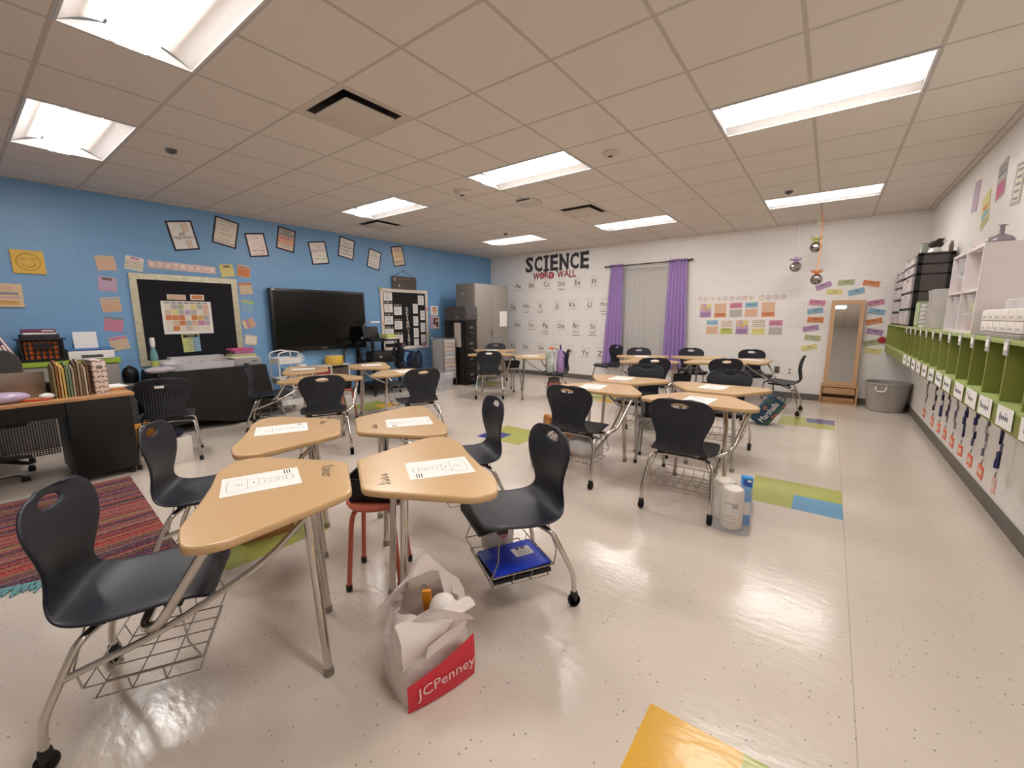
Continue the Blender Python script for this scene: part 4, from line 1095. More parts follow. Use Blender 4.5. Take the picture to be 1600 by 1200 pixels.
b = MB(); b.box((-.11, -.0, .21), (.006, .20, .19), PAPER, ry=-.15); b.build('paper', r, smooth=False)
# low dark cabinet right of it with a dark rounded bin
r = empty('low_cabinet', (-6.93, 1.217, 0), 0, 'low dark grey cabinet beside the black draped table', 'cabinet')
MB().bx(-.2, .2, -.0, .085, 0, .60, DGREY, .004).build('body', r); MB().bx(-.205, .215, -.005, .09, .6, .625, GREYP, .003).build('top', r)
b = MB(); b.lathe([(.055, 0), (.075, .03), (.078, .13), (.06, .18), (.03, .20), (.005, .205)], (0, 0, 0), BLACK, 22); b.lathe([(.02, .2), (.02, .215)], (0, 0, 0), DGREY, 10)
one(b, 'black_canister', 'black domed canister on the low dark cabinet', 'canister', loc=(-6.86, 1.30, .6255))

# books and boxes under the loose chair, right of the pedestal
b = MB()
for k, c in enumerate(((70, 60, 60), (60, 44, 36))): b.bx(-.14, .14, -.12, .12, k * .05, k * .05 + .046, mat('dark_book_%d' % k, c, .6))
one(b, 'book_stack', 'dark book stack on the floor right of the desk pedestal', 'books', loc=(-5.72, 1.12, 0))
for k, (c, lb) in enumerate(((130, 'orange brown box on the dark book stack'), (170, 'lighter orange box above the orange brown box'))):
    b = MB(); b.bx(-.13, .13, -.11, .11, 0, .10, mat('orange_box_%d' % k, (c + 30, c - 40, 50), .6), .004); one(b, 'storage_box', lb, 'box', loc=(-5.72, 1.12, .0965 + k * .1005))

# ---------------------------------------------------------------- black draped table and what is on it
r = empty('draped_table', (-6.74, 2.06, 0), 0, 'table under a black cloth against the blue wall', 'table')
CLOTH = mat('black_polyester', (24, 21, 19), .75, var=.12, bump=.2, bscale=40)
MB().bx(-.36, .36, -.60, .62, .72, .75, GREYP, .005).build('tabletop', r)
for x_ in (-.30, .30):
    for y_ in (-.54, .56): MB().tube([(x_, y_, .72), (x_, y_, 0)], .016, STEEL, 8).build('leg', r)
b = MB(); i = b.mi(CLOTH); per = []
pl = round_poly([(-.37, -.61), (.37, -.61), (.37, .63), (-.37, .63)], .05, 4)
pts = []
for k in range(len(pl)):
    p, q = Vector(pl[k]), Vector(pl[(k + 1) % len(pl)]); m_ = max(1, int((q - p).length / .03))
    for t in range(m_): pts.append(p + (q - p) * t / m_)
rows = []
for L in range(11):
    t = L / 10; row = []
    for k, p in enumerate(pts):
        a = k * .033 / .37 * 2.2; o_ = p.normalized() * (.10 * t ** 1.2 + .030 * t * math.sin(a * 2.1 + .6 * math.sin(a * .7)) + .012 * t * math.sin(a * 5.3))
        z = .757 - t * (.73 - .05 * (1 + math.sin(a * .9 + 1)))
        row.append(b.v((p.x + o_.x, p.y + o_.y, z)))
    rows.append(row)
n_ = len(pts)
for L in range(10):
    for k in range(n_): b.fv([rows[L][k], rows[L][(k + 1) % n_], rows[L + 1][(k + 1) % n_], rows[L + 1][k]], i)
b.fv(rows[0], i)
b.build('cloth', r)
TT = .7575
def tray(loc, w, d, h, lb, cells=1, m=CLEAR, rz=0, tilt=0):
    b = MB(); t = .004
    b.bx(-w / 2, w / 2, -d / 2, d / 2, 0, t, m)
    for s in (-1, 1): b.bx(s * w / 2 - t / 2, s * w / 2 + t / 2, -d / 2, d / 2, t, h, m); b.bx(-w / 2, w / 2, s * d / 2 - t / 2, s * d / 2 + t / 2, t, h, m)
    for k in range(1, cells): y = -d / 2 + d * k / cells; b.bx(-w / 2, w / 2, y - t / 2, y + t / 2, t, h, m)
    return one(b, 'clear_tray', lb, 'tray', 'clear trays on the draped table', loc=loc, rz=rz, smooth=False)
tray((-6.62, 1.95, TT), .30, .72, .09, 'long clear divided plastic tray at the middle of the draped table', 5, FROST)
tray((-6.50, 1.62, TT + .0905), .18, .17, .05, 'small clear tray stacked at the left end of the long tray', 1, CLEAR)
b = MB(); b.sphere((0, 0, .04), .12, mat('lilac_clear_film', (214, 206, 216), .2, alpha=.7, bump=.6, bscale=18), sx=.8, sy=1.3, sz=.36)
one(b, 'plastic_pouch', 'crumpled clear pouch at the left front of the draped table', 'pouch', loc=(-6.44, 1.50, TT))
tray((-6.86, 2.0, TT), .15, .60, .15, 'tall clear divided tray behind the long tray', 5, FROST)
b = MB(); b.bx(-.12, .12, -.17, .17, 0, .105, mat('grey_index_box', (164, 160, 158), .5), .006); b.bx(.121, .123, .04, .11, .05, .065, DGREY)
one(b, 'index_box', 'grey plastic box at the right end of the draped table', 'box', loc=(-6.62, 2.50, TT))
for k, (c, w_, h_, y_) in enumerate((('cream', .32, .02, 2.47), ('green', .30, .035, 2.47), ('lilac', .24, .045, 2.48), ('magenta', .28, .03, 2.46))):
    b = MB(); b.bx(-.10, .10, -w_ / 2, w_ / 2, 0, h_, colour(c) if c != 'lilac' else mat('mauve_card', (176, 110, 160), .5), .003)
    if c == 'lilac':
        for q in range(3): b.face([(.1005, -.08, .008 + q * .012), (.1005, .08, .008 + q * .012), (.1005, .08, .013 + q * .012), (.1005, -.08, .013 + q * .012)], mat('mauve_dark', (120, 66, 110), .5))
    one(b, 'paper_pack', ('cream', 'green', 'mauve', 'hot pink')[k] + ' coloured paper pack stacked on the grey box', 'paper pack', 'coloured paper packs on the grey box', loc=(-6.64, y_, TT + .1055 + (0, .0205, .056, .1015)[k]))
r = empty('spray_bottle', (-6.72, 1.52, TT), .4, 'teal spray bottle with white top at the left of the draped table', 'bottle')
b = MB(); b.lathe([(.036, 0), (.04, .02), (.04, .20), (.025, .27), (.018, .30)], (0, 0, 0), mat('teal_bottle', (110, 160, 160), .25, alpha=.9), 18); b.build('bottle', r)
MB().lathe([(.019, .30), (.026, .32), (.026, .40), (.02, .42)], (0, 0, 0), WHITE, 14).build('cap', r)
MB().lathe([(.0405, .06), (.0405, .13)], (0, 0, 0), colour('lime'), 18).build('label_band', r)

# ---------------------------------------------------------------- television wall
r = empty('television', (XA + .002, 3.925, .865), 0, 'large black interactive television on the blue wall', 'television')
b = MB(); b.bx(.035, .12, -.83, .845, 0, 1.015, mat('black_bezel', (9, 8, 10), .35), .008); b.build('bezel', r)
SCR = mat('television_screen', (8, 9, 8), .16, var=.02)
MB().bx(.121, .123, -.785, .80, .075, .975, SCR).build('screen', r, smooth=False)
b = MB(); b.bx(.0, .034, -.45, .45, .25, .80, BLACKM); b.build('wall_bracket', r, smooth=False)
b = MB(); b.bx(.1212, .123, -.80, -.76, .985, 1.003, WHITE); b.bx(.1212, .123, -.05, .05, .03, .04, GREYP); b.bx(.1212, .123, -.47, -.465, .03, .037, REDP); b.build('badge', r, smooth=False)
b = MB(); b.tube(fillet([(XA + .06, 4.35, .865), (XA + .03, 4.32, .6), (XA + .03, 4.30, .25)], .1, 4), .02, mat('brown_cable', (84, 70, 66), .6), 8)
one(b, 'cable', 'dark cable hanging below the television, nearer the yellow drum', 'cable')
b = MB(); b.tube(fillet([(XA + .06, 4.62, .865), (XA + .03, 4.70, .6), (XA + .03, 4.72, .25)], .1, 4), .02, mat('brown_cable'), 8)
one(b, 'cable', 'dark cable hanging below the right corner of the television', 'cable')
# low white cubby shelf under the television
r = empty('cubby_shelf', (-6.99, 3.75, 0), 0, 'low white cubby shelf under the television', 'shelf')
b = MB(); y0, y1 = -.52, .52
b.bx(-.14, .15, y0, y1, .585, .605, WHITEM); b.bx(-.14, .15, y0, y1, .0, .02, WHITEM); b.bx(-.14, .15, y0, y1, .295, .312, WHITEM)
for k in range(4): y = y0 + .009 + (y1 - y0 - .018) * k / 3; b.bx(-.14, .15, y - .009, y + .009, .02, .585, WHITEM)
b.bx(-.145, -.135, y0, y1, 0, .6, WHITEM); b.build('carcass', r, smooth=False)
for k, (c, lb) in enumerate((((120, 92, 70), 'brown fabric bin in the left cubby of the low white shelf'), ((150, 40, 66), 'crimson fabric bin in the middle cubby of the low white shelf'), ((96, 80, 70), 'dark fabric bin in the right cubby of the low white shelf'))):
    b = MB(); b.bx(-.12, .12, -.145, .145, 0, .235, mat('fabric_bin_%d' % k, c, .85, bump=.2), .006); one(b, 'fabric_bin', lb, 'bin', 'bins in the low white shelf', loc=(-6.98, 3.75 + (k - 1) * .3407, .3125))
r = empty('drum', (-6.93, 4.03, .6055), 0, 'yellow hand drum on the low white shelf', 'drum')
MB().lathe([(.145, 0), (.152, .01), (.152, .14), (.145, .148)], (0, 0, 0), mat('yellow_drum_shell', (226, 190, 84), .5), 32).build('shell', r)
MB().lathe([(.143, .1485), (.143, .1515), (.10, .153)], (0, 0, 0), mat('drum_skin', (226, 200, 130), .6), 32).build('drum_skin', r)
r = empty('sculpture', (-6.93, 3.44, .6055), 0, 'white ring sculpture on a block, on the low white shelf', 'sculpture')
MB().bx(-.05, .05, -.065, .065, 0, .055, WHITE, .004).build('base', r)
b = MB()
for k in range(7):
    a = k * math.pi / 3; y, z = (0, .155) if k == 6 else (.045 * math.cos(a), .155 + .05 * math.sin(a))
    b.tube([(.0, y + .022 * math.cos(t * math.pi / 6), z + .022 * math.sin(t * math.pi / 6)) for t in range(12)], .007, WHITE, 6, closed=True)
b.tube([(0, 0, .05), (0, 0, .11)], .007, WHITE, 6); b.build('rings', r)
# white rolling cart
r = empty('rolling_cart', (-6.50, 3.01, 0), 0, 'white three tier rolling cart beside the black draped table', 'cart')
for z in (.12, .44, .74):
    b = MB(); b.bx(-.19, .13, -.15, .15, z, z + .006, WHITEM)
    for s in (-1, 1): b.bx(-.19, .13, s * .15 - .003, s * .15 + .003, z, z + .085, WHITEM)
    for x_ in (-.19, .13): b.bx(x_ - .003, x_ + .003, -.15, .15, z, z + .085, WHITEM)
    b.build('tier', r, smooth=False)
for x_ in (-.17, .11):
    MB().tube(fillet([(x_, -.155, .05), (x_, -.155, .90), (x_, .155 - .31 * .0, .90) if False else (x_, .0, .93), (x_, .155, .90), (x_, .155, .05)], .05, 4), .010, WHITEM, 8).build('side_frame', r)
    for y_ in (-.155, .155): MB().lathe([(.018, 0), (.025, .02), (.016, .05)], (x_, y_, 0), GREYP, 10).build('caster', r)

# presentation cart with laptop and document camera
r = empty('media_cart', (-6.72, 4.80, 0), 0, 'tall black media cart between the television and the black notice board', 'cart')
for z, nm in ((.99, 'top_shelf'), (.60, 'middle_shelf'), (.18, 'bottom_shelf')): MB().bx(-.26, .26, -.30, .30, z, z + .03, BLACKM, .004).build(nm, r)
for x_ in (-.24, .24):
    for y_ in (-.28, .28): MB().bx(x_ - .02, x_ + .02, y_ - .02, y_ + .02, .05, .99, BLACKM).build('post', r, smooth=False)
for x_ in (-.24, .24):
    for y_ in (-.28, .28): MB().lathe([(.02, 0), (.026, .02), (.018, .05)], (x_, y_, 0), RUBBER, 10).build('caster', r)
r = empty('laptop', (-6.72, 4.72, 1.0205), 0, 'open black laptop on the tall media cart', 'laptop')
MB().box((.02, 0, .009), (.24, .33, .018), BLACK, bev=.004).build('base', r); MB().box((-.09, 0, .125), (.008, .33, .22), BLACK, ry=math.radians(-14), bev=.003).build('screen', r)
r = empty('document_camera', (-6.80, 4.66, 1.0205), 0, 'white document camera on a thin curved arm over the black laptop', 'camera')
MB().box((-.09, .0, .02), (.10, .12, .04), WHITE, bev=.008).build('base', r)
MB().tube(fillet([(-.09, -.02, .04), (-.09, -.05, .20), (-.06, .0, .31), (0, .05, .315)], .1, 5), .008, GREYP, 8).build('arm', r)
MB().box((.03, .14, .31), (.035, .20, .028), WHITE, bev=.006).build('camera_head', r)
for k, (x_, y_, c, lb) in enumerate(((-6.60, 4.98, 'cream', 'cream paper stack on the media cart, right of the laptop'), (-6.64, 4.98, 'lime', 'yellow green box on the cream papers of the media cart'))):
    b = MB(); b.bx(-.12, .12, -.11, .11, 0, .03 + .02 * k, colour(c), .003); one(b, 'paper_stack', lb, 'papers', loc=(x_, y_, 1.0205 + k * .0305))
b = MB(); b.bx(-.14, .14, -.2, .2, 0, .17, mat('black_equipment', (34, 33, 34), .5), .006); b.bx(.1405, .142, -.1, -.05, .05, .09, GREYP); one(b, 'equipment_box', 'black equipment box on the middle shelf of the media cart', 'box', loc=(-6.68, 4.80, .6305))
# chairs with backpacks by the wall beyond the cart
loose(-6.62, 5.42, 20, 'navy school chair against the blue wall behind the dark backpack', lc)
MB().box((-.02, -.956, .765), (.07, .004, .022), PAPER).build('name_tag', lc, smooth=False)
r = empty('backpack', (-6.50, 5.47, .462), .35, 'navy blue backpack with looped straps on the chair by the wall', 'backpack')
NVF = mat('navy_bag_fabric', (30, 40, 68), .8, var=.2); b = MB(); sack(b, .28, .2, .30, NVF, top=.6, wr=.012, seed=7, n=26); crumple(b, .03, 9, .02); b.build('pack_body', r)
b = MB()
for s in (-1, 1): b.tube(fillet([(s * .06, .0, .28), (s * .16, -.08, .33), (s * .22, -.1, .18), (s * .17, -.06, .05)], .08, 4), .016, NVF, 8)
b.build('strap', r)

# trolley of drawers, file cabinets, grey storage cupboard
r = empty('drawer_trolley', (-6.38, 6.17, 0), 0, 'slim trolley of ten pale drawers on a chrome frame by the file cabinet', 'drawer trolley')
b = MB(); b.bx(-.18, .15, -.16, .16, .15, .97, mat('trolley_frost', (176, 172, 172), .4, alpha=.9), .004); b.build('carcass', r)
for k in range(10):
    c = [(184, 170, 166), (190, 184, 176), (176, 178, 186), (196, 178, 164)][k % 4]
    MB().bx(.1505, .165, -.15, .15, .16 + k * .081, .16 + k * .081 + .072, mat('trolley_drawer_%d' % (k % 4), c, .4), .003).build('drawer', r)
b = MB()
for x_ in (-.19, .155):
    b.tube(fillet([(x_, -.172, .05), (x_, -.172, 1.0), (x_, .172, 1.0), (x_, .172, .05)], .03, 4), .009, CHROME, 8)
b.build('frame', r)
for x_ in (-.19, .155):
    for y_ in (-.172, .172): MB().lathe([(.018, 0), (.024, .02), (.014, .05)], (x_, y_, 0), RUBBER, 10).build('caster', r)
r = empty('file_cabinet', (-6.29, 6.60, 0), 0, 'tall black four drawer file cabinet beside the grey storage cupboard', 'file cabinet')
FCB = mat('black_file_enamel', (20, 18, 19), .35, var=.04)
MB().bx(-.30, .26, -.195, .195, 0, 1.35, FCB, .006).build('body', r)
for k in range(4):
    d_ = MB().bx(.2605, .28, -.18, .18, .03 + k * .33, .03 + k * .33 + .315, FCB, .004).build('drawer', r)
    MB().bx(.2805, .30, -.06, .06, .10 + k * .33, .115 + k * .33, STEEL, .003).build('drawer_pull', d_)
    MB().bx(.2805, .284, -.045, .045, .19 + k * .33, .24 + k * .33, STEEL).build('label_holder', d_)
MB().bx(-.02, .17, -.1975, -.1955, .80, 1.30, mat('beige_sheet', (196, 184, 172), .7)).build('taped_sheet', r, smooth=False)
r = empty('metal_box', (-6.27, 6.60, 1.3505), 0, 'dark grey metal box on top of the black file cabinet', 'box')
MB().bx(-.30, .27, -.19, .19, 0, .285, DGREY, .006).build('body', r)
MB().bx(.2705, .284, -.16, .16, .02, .265, DGREY, .003).build('door', r); MB().bx(.2845, .295, .05, .12, .13, .15, STEEL).build('handle', r); MB().bx(.0, .05, -.1925, -.1905, .05, .09, GREYP).build('plate', r, smooth=False)
r = empty('storage_cupboard', (-6.36, 7.42, 0), 0, 'tall grey two door metal cupboard in the back left corner', 'cupboard')
MB().bx(-.30, .24, -.585, .585, 0, 2.13, GREYM, .005).build('body', r)
for y0, y1 in ((-.575, -.003), (.003, .575)):
    MB().bx(.2405, .256, y0, y1, .06, 2.115, GREYM, .003).build('door', r)
MB().bx(.2565, .28, -.04, -.02, 1.0, 1.14, STEEL, .003).build('handle', r)
MB().bx(.2565, .2585, .26, .53, 1.20, 1.55, PAPER).build('taped_sheet', r, smooth=False)
MB().bx(-.12, -.08, -.588, -.586, 1.90, 1.93, WHITE).build('sticker', r, smooth=False)
# ---------------------------------------------------------------- blue wall: posters, cards, boards
def framed(r, lb, bg, decos, texts):
    u, v, w, h, a = r
    d = [(-.5 + .022 / w, -.5 + .022 / h, .5 - .022 / w, .5 - .022 / h, bg)] + decos
    return card('poster', lb, 'poster', 'L', r, mat('navy_mat_board', (30, 28, 44), .5), d, texts, 'framed motto posters on the blue wall')
PB = PAPER; I = INK
PO = [(2.095, 2.522, .30, .385, 10.5), (2.616, 2.639, .31, .386, -11.9), (3.027, 2.518, .285, .35, 8.7), (3.474, 2.66, .285, .356, -9.9), (4.011, 2.514, .315, .38, 8.8), (4.543, 2.656, .31, .36, -10.0), (5.119, 2.518, .286, .36, -12.5), (5.693, 2.642, .30, .39, 10.8)]
PASTR = [colour('peach'), mat('pale_green', (190, 216, 196), .6), mat('pale_coral', (238, 170, 150), .6), colour('cream')]
framed(PO[0], 'framed white BE PREPARED poster with pastel rainbow stripe, leftmost', PB, [(.02 + k * .06, -.42, .07 + k * .06, .42, PASTR[(k + 1) % 4]) for k in range(4)] + [(-.38, -.16, .38, .10, PB)], [('BE', 0, .05, .22, .09, I), ('PREPARED', 0, -.07, .76, .10, I)])
framed(PO[1], 'framed cream poster with ruled edges, second from the left', colour('cream'), [(-.40, .36, .40, .38, colour('blue')), (-.40, -.36, .40, -.34, colour('green')), (-.40, -.40, .40, -.38, colour('lilac'))], [('ONE VOICE', 0, .26, .6, .05, GREYINK), ('BE', 0, .10, .30, .08, colour('lilac')), ('POLITE', 0, -.08, .56, .09, colour('pink')), ('to others', 0, -.26, .5, .05, GREYINK)])
framed(PO[2], 'framed pale pink ON TASK poster, third from the left', mat('pale_pink', (236, 214, 204), .3), [(-.25, -.40, .0, -.36, colour('peach')), (.1, -.40, .3, -.36, colour('pink'))], [('WORK', -.03, .30, .36, .06, GREYINK), ('ALWAYS', 0, .02, .5, .07, colour('peach')), ('BE', .25, -.10, .16, .06, GREYINK), ('ON TASK', .02, -.24, .66, .09, I)])
framed(PO[3], 'framed peach and lilac poster with bold words, fourth from the left', mat('peach_poster', (228, 170, 140), .3), [(-.42, .12, .42, .42, colour('greytone')), (-.42, -.42, .42, -.24, colour('cream'))], [('KEEP', 0, .33, .4, .07, I), ('YOUR HANDS', 0, .20, .74, .08, I), ('AND FEET', 0, .04, .66, .08, mat('plum_ink', (112, 48, 120), .6)), ('TO', 0, -.12, .18, .07, mat('plum_ink')), ('YOURSELF', 0, -.31, .66, .09, I)])
rs = random.Random(5)
conf = lambda n, m: [(x, y, x + .03, y + .015, m[k % len(m)]) for k, (x, y) in enumerate([(rs.uniform(-.42, .39), rs.uniform(-.42, .40)) for _ in range(n)])]
framed(PO[4], 'framed confetti poster with a pink and a lime word, fifth from the left', PB, conf(60, [INK, colour('gold'), colour('pink'), colour('teal')]), [('BE', 0, .30, .3, .07, colour('gold')), ('RESPECTFUL', 0, .10, .80, .11, colour('pink')), ('to', 0, -.10, .2, .06, colour('gold')), ('everyone', 0, -.28, .72, .10, colour('lime'))])
framed(PO[5], 'framed dotted white poster with four black words, sixth from the left', PB, conf(50, [GREYINK, colour('lilac'), colour('blue')]), [('ALWAYS', -.02, .22, .4, .07, I), ('INCREDIBLY', 0, .04, .78, .09, I), ('STUDENTS', 0, -.13, .68, .09, I), ('INSIDE', 0, -.29, .64, .08, I)])
framed(PO[6], 'framed white poster with five black lines, second from the right', PB, [], [('TREAT', 0, .32, .4, .06, I), ('OTHERS', 0, .18, .62, .07, I), ('THE WAY', 0, .02, .58, .07, GREYINK), ('YOU WANT TO', 0, -.14, .7, .07, I), ('BE TREATED', 0, -.29, .62, .07, I)])
framed(PO[7], 'framed tan and gold poster above the hanging plank sign, rightmost', mat('tan_poster', (222, 196, 166), .3), [(-.42, .05, .42, .15, mat('gold_band', (236, 206, 160), .3)), (-.42, -.18, .42, -.08, mat('gold_band'))], [('DO', 0, .31, .30, .09, I), ('WHAT IS', 0, .01, .6, .09, colour('gold')), ('RIGHT', 0, -.29, .62, .11, I)])

card('smiley_picture', 'yellow square picture with a smiling face high on the blue wall', 'picture', 'L', (.643, 2.03, .245, .25, .7), mat('mustard_canvas', (226, 186, 84), .6), [], [], thick=.018)
o = [x for x in S.objects if x.name == 'smiley_picture'][0]
b = MB(); br = mat('brown_ink', (140, 96, 30), .6)
def arc(r_, a0, a1, cx=0, cy=0, t=.006, n=28):
    for k in range(n):
        A0, A1 = a0 + (a1 - a0) * k / n, a0 + (a1 - a0) * (k + 1) / n
        b.face([(cx + q * math.cos(A), cy + q * math.sin(A), .0189) for q, A in ((r_, A0), (r_, A1), (r_ - t, A1), (r_ - t, A0))], br)
arc(.092, 0, 2 * math.pi); arc(.058, math.pi * 1.1, math.pi * 1.9)
for s in (-1, 1): b.text('DAY', s * .035, .032, .052, .02, .0189, br)
b.build('printed_face', o, smooth=False)
card('canvas_picture', 'orange and cream landscape picture at the left edge of the photo', 'picture', 'L', (.395, 1.665, .33, .25, -.9), mat('cream_canvas', (222, 194, 160), .7), [(-.48, .22, .30, .40, colour('peach')), (-.48, .02, .40, .14, GREYINK), (-.48, -.12, .44, -.06, colour('lilac')), (-.48, -.40, .40, -.22, colour('gold')), (-.48, -.30, .30, -.26, colour('orange'))], [], thick=.02)
card('lettered_banner', 'long silver pink banner with foil letters over the black board', 'banner', 'L', (2.057, 2.105, .765, .088, -1.7), mat('silver_pink_foil', (198, 172, 166), .25, metal=.3, bump=.5, bscale=60), [(-.5 + k * .05, -.60 - .06 * (k % 2), -.5 + k * .05 + .05, -.44, mat('silver_pink_foil')) for k in range(20)], [(c, -.44 + k * .11, -.02, .055, .52, mat('white_foil', (240, 234, 228), .25, metal=.2)) for k, c in enumerate('BSATEOATS')])

# pastel slogan cards round the black board
CD = [((1.276, 2.081, .178, .172, 4.9), 'peach plain card left of the banner, top of the left column', 'peach', [(-.5, .34, .5, .5, 'tan')]),
 ((1.543, 2.101, .178, .168, -9.6), 'cream lined card with pink heading beside the banner', 'cream', [(-.25, .30, .25, .44, 'pink')] + [(-.45, -.38 + k * .13, .45, -.35 + k * .13, 'brown') for k in range(5)]),
 ((1.265, 1.829, .175, .177, -6.1), 'pink lilac card with brown heading, second in the left column', 'lilac', [(-.3, .26, .22, .42, 'brown'), (-.45, -.40, .45, -.36, 'pink')]),
 ((1.268, 1.582, .181, .176, 6.1), 'tan wavy patterned card, third in the left column', 'tan', [(-.45, .30, .45, .42, 'greytone')] + [(-.45, -.42 + k * .14, .45, -.37 + k * .14, 'orange') for k in range(5)]),
 ((1.266, 1.342, .177, .177, -9.0), 'solid pink card with grey heading, fourth in the left column', 'pink', [(-.5, .36, .5, .48, 'teal')]),
 ((1.292, 1.105, .176, .171, 9.8), 'tan striped card with crimson heading, bottom of the left column', 'tan', [(-.48, .28, .48, .46, 'pink')] + [(-.45 + k * .15, -.45, -.40 + k * .15, .2, 'peach') for k in range(6)]),
 ((2.581, 2.1, .176, .176, 8.5), 'pale yellow card at the right end of the banner', 'yellow', [(-.2, .26, .28, .40, 'brown')]),
 ((2.805, 2.11, .18, .172, -8.9), 'peach orange card topmost right of the black board', 'peach', [(-.45, .28, .45, .36, 'brown'), (-.45, -.45, .45, .2, 'orange')]),
 ((2.809, 1.854, .177, .172, 6.1), 'beige card with coral heading, second right of the board', 'tan', [(-.5, .30, .5, .5, 'orange')]),
 ((2.804, 1.59, .179, .174, -8.8), 'blue card with lime heading, third right of the board', 'blue', [(-.5, .30, .5, .48, 'lime')]),
 ((2.806, 1.33, .185, .145, 16.5), 'rainbow stripe card left of the television', 'lilac', [(-.45, -.4, -.25, .4, 'yellow'), (-.2, -.4, .0, .4, 'pink'), (.05, -.4, .22, .4, 'gold'), (.26, -.4, .4, .4, 'peach')]),
 ((2.81, 1.078, .18, .155, -8.9), 'beige card near the lower left corner of the television', 'tan', [(-.4, -.38, .4, .38, 'cream')])]
for r, lb, base, ds in CD: card('slogan_card', lb, 'card', 'L', r, colour(base), [(x0, y0, x1, y1, colour(c)) for x0, y0, x1, y1, c in ds], [], 'pastel slogan cards on the blue wall')

# black bulletin board with iridescent border
IRI = mat('iridescent_border', (206, 200, 176), .25, metal=.35, var=.35, scale=22, bump=.3, bscale=50)
r = empty('bulletin_board', (XA + .002, 2.075, 0), 0, 'black bulletin board with iridescent border on the blue wall', 'board')
MB().bx(.001, .016, -.60, .60, .80, 1.975, mat('black_felt', (22, 22, 30), .9, bump=.1)).build('panel', r, smooth=False)
b = MB()
for y0, y1, z0, z1 in ((-.61, .61, 1.91, 1.985), (-.61, .61, .79, .865), (-.61, -.535, .865, 1.91), (.535, .61, .865, 1.91)): b.bx(.0165, .021, y0, y1, z0, z1, IRI)
b.build('border', r, smooth=False)
rc = random.Random(8); PC = ['peach', 'tan', 'yellow', 'greytone', 'pink', 'green', 'cream', 'orange', 'lilac', 'gold']
cells = [(-.44 + k * .127, .42 - (q + 1) * .165, -.44 + k * .127 + .118, .42 - (q + 1) * .165 + .15, colour('cream') if (q == 4 and k > 3) or (q == 0 and k == 0) else colour(rc.choice(PC))) for q in range(5) for k in range(7)]
card('wall_calendar', 'white calendar chart of coloured squares on the black board', 'calendar', 'L', (2.037, 1.422, .568, .442, 0), PAPER, cells + [(-.44 + k * .127, .435, -.44 + k * .127 + .10, .458, INK) for k in range(7)], [], off=.0175)
card('header_strip', 'beige strip above the left of the calendar chart', 'card', 'L', (1.933, 1.696, .21, .072, -1.1), colour('tan'), [(-.42, -.2, .42, .2, colour('peach'))], [], off=.0175)
card('header_strip', 'orange strip above the right of the calendar chart', 'card', 'L', (2.169, 1.70, .16, .075, 0), colour('cream'), [(-.40, -.32, .38, .36, colour('orange'))], [], off=.0175)
card('rules_chart', 'lime and blue chart hanging below the calendar', 'chart', 'L', (2.038, 1.075, .205, .25, 1.7), mat('lime_blue_chart', (200, 206, 130), .6), [(.1, -.5, .5, .4, colour('blue')), (-.42, .30, .42, .46, INK)] + [(-.2, -.40 + k * .14, .3, -.35 + k * .14, GREYINK) for k in range(5)], [('TO DO', 0, .38, .4, .08, PAPER)], off=.022)

# scientist notice board
r = empty('notice_board', (XA + .002, 5.813, 0), 0, 'black Think Like A Scientist notice board with cream border', 'board')
MB().bx(.001, .014, -.60, .60, .77, 1.975, mat('black_board_paper', (26, 22, 24), .8)).build('panel', r, smooth=False)
CRM = mat('cream_border', (226, 214, 204), .6); b = MB()
for y0, y1, z0, z1 in ((-.612, .612, 1.925, 1.99), (-.612, .612, .755, .82), (-.612, -.545, .82, 1.925), (.545, .612, .82, 1.925)): b.bx(.0145, .018, y0, y1, z0, z1, CRM)
b.build('border', r, smooth=False)
NF = Matrix(((0, 0, 1, .0155), (1, 0, 0, 0), (0, 1, 0, 0), (0, 0, 0, 1)))
b = MB(); b.M = NF; LT = mat('cream_letters', (232, 222, 208), .6)
for k, c in enumerate('Scientist'): b.text(c, .03 + .004 * k, 1.59 - k * .092, .07 if c not in 'it' else .035, .078, 0, LT)
b.build('title_letters', r, smooth=False)
def step(y, z, w, h, head, lb=None, col=PAPER):
    b = MB(); b.M = NF @ Matrix.Translation((y, z, 0)); b.box((0, 0, .001), (w, h, .002), col)
    for q in range(5): b.face([(-w * .36, h * (.3 - .15 * q), .0026), (w * rc.uniform(.1, .38), h * (.3 - .15 * q), .0026), (w * .3, h * (.34 - .15 * q), .0026), (-w * .36, h * (.34 - .15 * q), .0026)], GREYINK if q else INK)
    if head: b.text(head, 0, h / 2 + .03, w * .95, .032, .001, LT)
    b.build('step_card', r, smooth=False)
for z, hd in ((1.83, ''), (1.60, 'STEP 2'), (1.36, 'STEP 3'), (1.11, 'STEP 4'), (.92, 'STEP 5')): step(-.43, z, .20, .165 if z > 1 else .06, hd)
for z, hd in ((1.55, 'STEP 6'), (1.26, 'STEP 7'), (.98, 'STEP 8')): step(-.20, z, .19, .165, hd)
for z in (1.60, 1.34, 1.09, .86): step(.26, z, .13, .20, '')
for z in (1.46, 1.20, .95): step(.455, z, .125, .20, '')
step(.42, 1.78, .16, .20, '')
